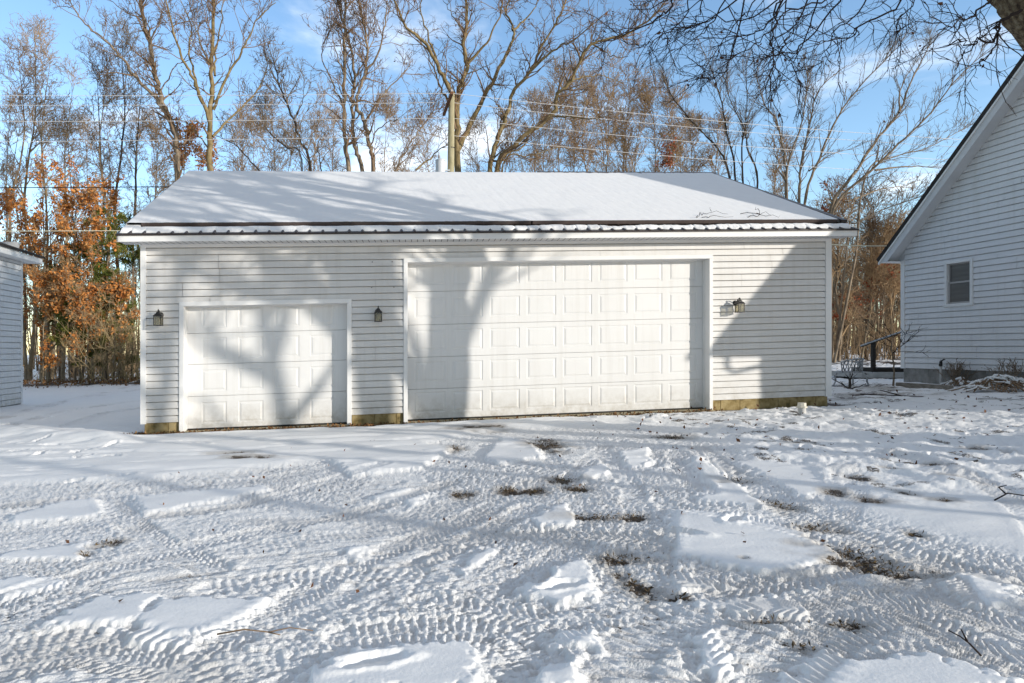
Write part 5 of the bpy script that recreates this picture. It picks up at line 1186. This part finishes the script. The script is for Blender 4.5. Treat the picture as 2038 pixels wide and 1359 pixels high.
roof_twig('broken branch on the roof snow nearest the right end', 11.6, .48, [[(-.3, .05, 0), (0, .12, .06), (.3, .2, .04)], [(-.05, .1, .05), (.1, .35, .1), (.12, .5, .12)], [(-.3, .3, .0), (.1, .1, .05), (.36, .02, .02)]])
# bare sapling by the house corner
c = gnd(1777, 771); T = Tree(901); rt = thing('sapling', 'small bare sapling with level branches at the house corner', 'tree', c)
T.limb([c - [0, 0, .1], c + [.03, 0, .5], c + [-.02, .02, 1.0], c + [.02, 0, 1.45]], .028, .008, .006)
T.tw.append(T.sub((T.limbs[0][0][None], T.limbs[0][1][None]), 13, length=(.5, 1.15), ang=(55, 85), npt=6, rr=.6, rend=.004, t0=.25, up=.02, wig=.1)); T.tw.append(T.sub(T.tw[0], 4, length=(.2, .5), npt=4, rr=.7, rend=.003, wig=.15)); T.build(rt, M['bark'], M['twig_dark'])
# stump shrub in front of the chair
c = gnd(1690, 776); T = Tree(902); rt = thing('shrub', 'dark little cut shrub in front of the garden chair', 'shrub', c)
T.limb([c - [0, 0, .05], c + [.02, 0, .12], c + [.03, .02, .3]], .05, .02, .01); T.limb([c + [0, 0, .03], c + [-.2, 0, .16], c + [-.45, .05, .3]], .02, .008, .01); T.limb([c + [0, 0, .02], c + [.22, -.02, .08], c + [.42, 0, .16]], .022, .01, .01)
T.tw.append(T.sub((T.limbs[0][0][None], T.limbs[0][1][None]), 9, length=(.2, .4), npt=5, rr=.5, rend=.004, t0=.1, wig=.2)); T.build(rt, M['bark_dark'], M['twig_dark'], 'twigs')
def dry_plant(label, px, h, n, seed, spread=.35):
    c = gnd(*px); T = Tree(seed); k = n; r = T.r; P = np.zeros((k, 6, 3)); P[:, 0] = c + r.normal(0, .08, (k, 3)) * [1, 1, 0]
    d = np.stack([r.normal(0, spread, k), r.normal(0, spread, k), np.ones(k)], 1); d /= np.linalg.norm(d, axis=1, keepdims=True)
    for j in range(1, 6): d += r.normal(0, .08, (k, 3)); d /= np.linalg.norm(d, axis=1, keepdims=True); P[:, j] = P[:, j - 1] + d * (r.uniform(.5, 1, k) * h / 5)[:, None]
    rad = np.repeat(np.linspace(.007, .004, 6)[None], k, 0); s2 = T.sub((P, rad), 3, length=(.08, .25), npt=3, rr=.7, rend=.003)
    v1, f1 = tubes(P, rad, 4, r); v2, f2 = tubes(s2[0], s2[1], 3, r); rt = thing('dry_plant', label, 'plant', c, group='dry plants along the house')
    mesh_np('stems', np.concatenate([v1, v2]), np.concatenate([f1, f2 + len(v1)]), M['twig_grey'], rt)
    V, f_ = leaf_quads(s2[0][:, -1], r, (.02, .045)); tag(mesh_np('seed_heads', V, f_, M['brownleaf'], rt), kind='stuff')
dry_plant('dry leafless plant of thin stems beside the standpipe', (1905, 768), .75, 40, 903); dry_plant('dry dark plant behind the larger brush pile at the frame edge', (2010, 775), .85, 34, 904, .45)
# brush piles with snow on them
def brush_pile(label, px, rx, ry, h, n, seed):
    c = gnd(*px); r = np.random.default_rng(seed); rt = thing('brush_pile', label, 'brush pile', c, group='snowy brush piles by the house')
    k = n; P = np.zeros((k, 6, 3)); a = r.uniform(0, math.pi, k); l = r.uniform(.4, 1.2, k) * rx; o = np.stack([r.normal(0, rx * .42, k), r.normal(0, ry * .42, k)], 1)
    for j in range(6):
        t = j / 5 - .5; x = o[:, 0] + t * l * np.cos(a); y = o[:, 1] + t * l * np.sin(a) * .6; z = h * np.exp(-((x / rx) ** 2 + (y / ry) ** 2) * 1.6) * r.uniform(.5, 1.05, k) + .02 + .10 * (.25 - t * t)
        P[:, j] = c + np.stack([x, y, z], 1) + r.normal(0, .012, (k, 3))
    rad = r.uniform(.008, .02, k)[:, None] * np.linspace(1, .5, 6)[None]; v, f = tubes(P, rad, 5, r); mesh_np('branches', v, f, M['twig'], rt, smooth=True)
    kk = r.random(k) < .36; Q = P[kk].copy(); Q[:, :, 2] += rad[kk] * 1.0 + .006; rs = np.maximum(r.uniform(.014, .034, kk.sum())[:, None] * np.array([.3, .9, 1.1, .8, 1, .3])[None], .004); v, f = tubes(Q, rs, 7, r, .15); mesh_np('snow', v, f, M['snow'], rt, smooth=True)
brush_pile('larger snow dusted brush pile at the right frame edge', (1992, 782), .85, .45, .34, 120, 905); brush_pile('smaller brush pile beside the dry plant under the siding', (1912, 770), .34, .26, .2, 34, 906)
# leaves: litter along the doors, scattered leaves on the lawn, leaf row at the wood
r = np.random.default_rng(31)
def scatter(name, label, pts, size, mtl, aspect=.62):
    V, f = leaf_quads(pts, r, size, .28 if mtl == 'grassbits' else aspect); tag(mesh_np(name, V, f, M[mtl]), label, 'leaves', kind='stuff')
u = r.uniform(-.35, 10.6, 2600); n = -np.abs(r.normal(.14, .085, 2600)) ; k = r.random(2600) < np.where(u < 4, 1, .55); u, n = u[k], n[k]; p = A0 + u[:, None] * W + n[:, None] * NN
scatter('leaf_litter', 'brown leaf litter strip along the garage doors', np.stack([p[:, 0], p[:, 1], K * (A0[0] + u * W[0]) + r.uniform(-.01, .025, len(u))], 1), (.03, .065), 'litter')
def on_ground(x, y): return np.stack([x, y, gz(x) + r.uniform(.03, .055, len(x))], 1)
x = r.uniform(2.5, 15, 420); y = r.uniform(6.3, 17.5, 420); k = x < .9 * y; x, y = x[k], y[k]
scatter('fallen_leaves', 'brown leaves scattered over the snowy lawn', on_ground(x, y), (.03, .08), 'brownleaf')
x = r.uniform(-3, 4, 60); y = r.uniform(3.2, 9.5, 60); k = x < .75 * y; x, y = x[k], y[k]
scatter('fallen_leaves', 'few brown leaves on the wheel tracked snow', on_ground(x, y), (.025, .05), 'brownleaf')
x = r.uniform(-30, -13, 3200); y = 30.5 - .12 * x + r.normal(0, 1.3, 3200)
scatter('leaf_bank', 'dark bank of fallen leaves at the wood edge', np.stack([x, y, gz(x) + r.uniform(.02, .3, len(x))], 1), (.06, .16), 'litter')

M['grassbits'] = leafmat('dead_grass', [(.3, (.04, .027, .015)), (.55, (.12, .085, .045)), (.75, (.26, .19, .10))], scale=30)
# loose gravel and dead grass showing in the bare spots
G_ = []; D_ = []
for (a, b_, rx_, ry_) in BARE:
    c = gnd(a, b_); ex = rx_ / F * c[1]; ey = max(abs(gnd(a, b_ - ry_)[1] - gnd(a, b_ + ry_)[1]) / 2, .03); k = int(min(320, 1800 * ex * ey + 20))
    q = r.normal(0, .5, (k, 2)) * [ex, ey] + c[:2]; G_.append(np.stack([q[:, 0], q[:, 1], gz(q[:, 0]) + r.uniform(-.004, .014, k)], 1))
scatter('dead_grass', 'dead grass and gravel showing through the snow in the wheel tracks', np.concatenate(G_), (.012, .042), 'grassbits')
CLX, CLY, SKY_SAT, SKY_VAL, CLOUD, SUN_E, EXPO = 1.3, .4, 1.04, 1.12, (7.9, 7.75, 7.45, 1), 5.0, -.27
# ------------------------------------------------------------------ sky, sun, camera
w = bpy.data.worlds.new('World'); SC.world = w; w.use_nodes = True
t = w.node_tree; bg = t.nodes['Background']
sky = t.nodes.new('ShaderNodeTexSky'); sky.sky_type = 'NISHITA'; sky.sun_disc = False
sky.sun_elevation = SUN_EL; sky.sun_rotation = math.atan2(SUN[0], SUN[1])
sky.air_density = 1.0; sky.dust_density = .3; sky.ozone_density = 2.0; sky.altitude = 200
bg.inputs['Strength'].default_value = .15
tc = t.nodes.new('ShaderNodeTexCoord'); sp = t.nodes.new('ShaderNodeSeparateXYZ'); t.links.new(tc.outputs['Generated'], sp.inputs[0])
zc = t.nodes.new('ShaderNodeMath'); zc.operation = 'MAXIMUM'; zc.inputs[1].default_value = .02; t.links.new(sp.outputs['Z'], zc.inputs[0])
za = t.nodes.new('ShaderNodeMath'); za.operation = 'ADD'; za.inputs[1].default_value = .12; t.links.new(zc.outputs[0], za.inputs[0])
cb = t.nodes.new('ShaderNodeCombineXYZ')
for i, ax in enumerate('XY'):
    dv = t.nodes.new('ShaderNodeMath'); dv.operation = 'DIVIDE'; t.links.new(sp.outputs[ax], dv.inputs[0]); t.links.new(za.outputs[0], dv.inputs[1]); t.links.new(dv.outputs[0], cb.inputs[i])
mp = t.nodes.new('ShaderNodeMapping'); mp.inputs['Location'].default_value = (CLX, CLY, 0); mp.inputs['Scale'].default_value = (1, 1, 1); t.links.new(cb.outputs[0], mp.inputs[0])
nz = t.nodes.new('ShaderNodeTexNoise'); nz.inputs['Scale'].default_value = 1.15; nz.inputs['Detail'].default_value = 8; nz.inputs['Roughness'].default_value = .56; nz.inputs['Distortion'].default_value = .35; t.links.new(mp.outputs[0], nz.inputs['Vector'])
mr = t.nodes.new('ShaderNodeMapRange'); mr.interpolation_type = 'SMOOTHSTEP'; mr.inputs['From Min'].default_value = .54; mr.inputs['From Max'].default_value = .74; mr.inputs['To Max'].default_value = .7; 
bk = t.nodes.new('ShaderNodeMapRange'); bk.interpolation_type = 'SMOOTHSTEP'; bk.inputs['From Min'].default_value = .15; bk.inputs['From Max'].default_value = -.6; bk.inputs['To Max'].default_value = .03; t.links.new(sp.outputs['Y'], bk.inputs['Value'])  # extra cloud cover behind the camera, added for whiter fill light
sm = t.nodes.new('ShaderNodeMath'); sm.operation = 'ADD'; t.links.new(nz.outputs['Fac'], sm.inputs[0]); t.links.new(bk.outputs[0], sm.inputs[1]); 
zn = t.nodes.new('ShaderNodeMapRange'); zn.interpolation_type = 'SMOOTHSTEP'; zn.inputs['From Min'].default_value = .5; zn.inputs['From Max'].default_value = .85; zn.inputs['To Max'].default_value = .17; t.links.new(sp.outputs['Z'], zn.inputs['Value'])  # unseen cloud added overhead to brighten the ground more than the walls
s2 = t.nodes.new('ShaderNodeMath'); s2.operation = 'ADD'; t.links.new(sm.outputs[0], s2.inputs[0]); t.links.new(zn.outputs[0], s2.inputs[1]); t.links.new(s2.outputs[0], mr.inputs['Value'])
hs = t.nodes.new('ShaderNodeHueSaturation'); hs.inputs['Saturation'].default_value = SKY_SAT; hs.inputs['Value'].default_value = SKY_VAL; t.links.new(sky.outputs[0], hs.inputs['Color'])
mx = t.nodes.new('ShaderNodeMix'); mx.data_type = 'RGBA'; t.links.new(mr.outputs[0], mx.inputs[0]); t.links.new(hs.outputs[0], mx.inputs[6]); mx.inputs[7].default_value = CLOUD
fg = t.nodes.new('ShaderNodeMapRange'); fg.interpolation_type = 'SMOOTHSTEP'; fg.inputs['From Min'].default_value = -.05; fg.inputs['From Max'].default_value = .85; fg.inputs['To Min'].default_value = .95; fg.inputs['To Max'].default_value = 2.3; t.links.new(sp.outputs['Y'], fg.inputs['Value'])  # brightness shaped by direction: front sky raised, back held down to limit fill
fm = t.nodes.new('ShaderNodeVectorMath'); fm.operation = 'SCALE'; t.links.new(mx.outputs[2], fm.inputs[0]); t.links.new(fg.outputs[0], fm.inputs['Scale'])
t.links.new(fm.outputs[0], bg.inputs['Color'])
sl = bpy.data.lights.new('sun', 'SUN'); sl.energy = SUN_E; sl.angle = R(.53); sl.color = (1, .935, .835)
so_ = bpy.data.objects.new('sun', sl); COL.objects.link(so_); so_.rotation_euler = (-Vector(SUN)).to_track_quat('-Z', 'Y').to_euler(); so_.location = (0, -5, 30)
cam = bpy.data.cameras.new('camera'); co = bpy.data.objects.new('camera', cam); COL.objects.link(co)
co.location = (0, 0, H); co.rotation_euler = (R(90), 0, 0)
cam.sensor_width = 36; cam.lens = F / 2038 * 36; cam.shift_x = (1019 - CX) / 2038; cam.shift_y = (CY - 679.5) / 2038; cam.clip_end = 2000; cam.clip_start = .05
SC.camera = co
SC.view_settings.view_transform = 'Standard'; SC.view_settings.look = 'None'; SC.view_settings.exposure = EXPO; SC.view_settings.gamma = 1
SC.cycles.max_bounces = 6; SC.cycles.diffuse_bounces = 3; SC.cycles.transparent_max_bounces = 12
for o in SC.objects:
    if '_local' in o: del o['_local']
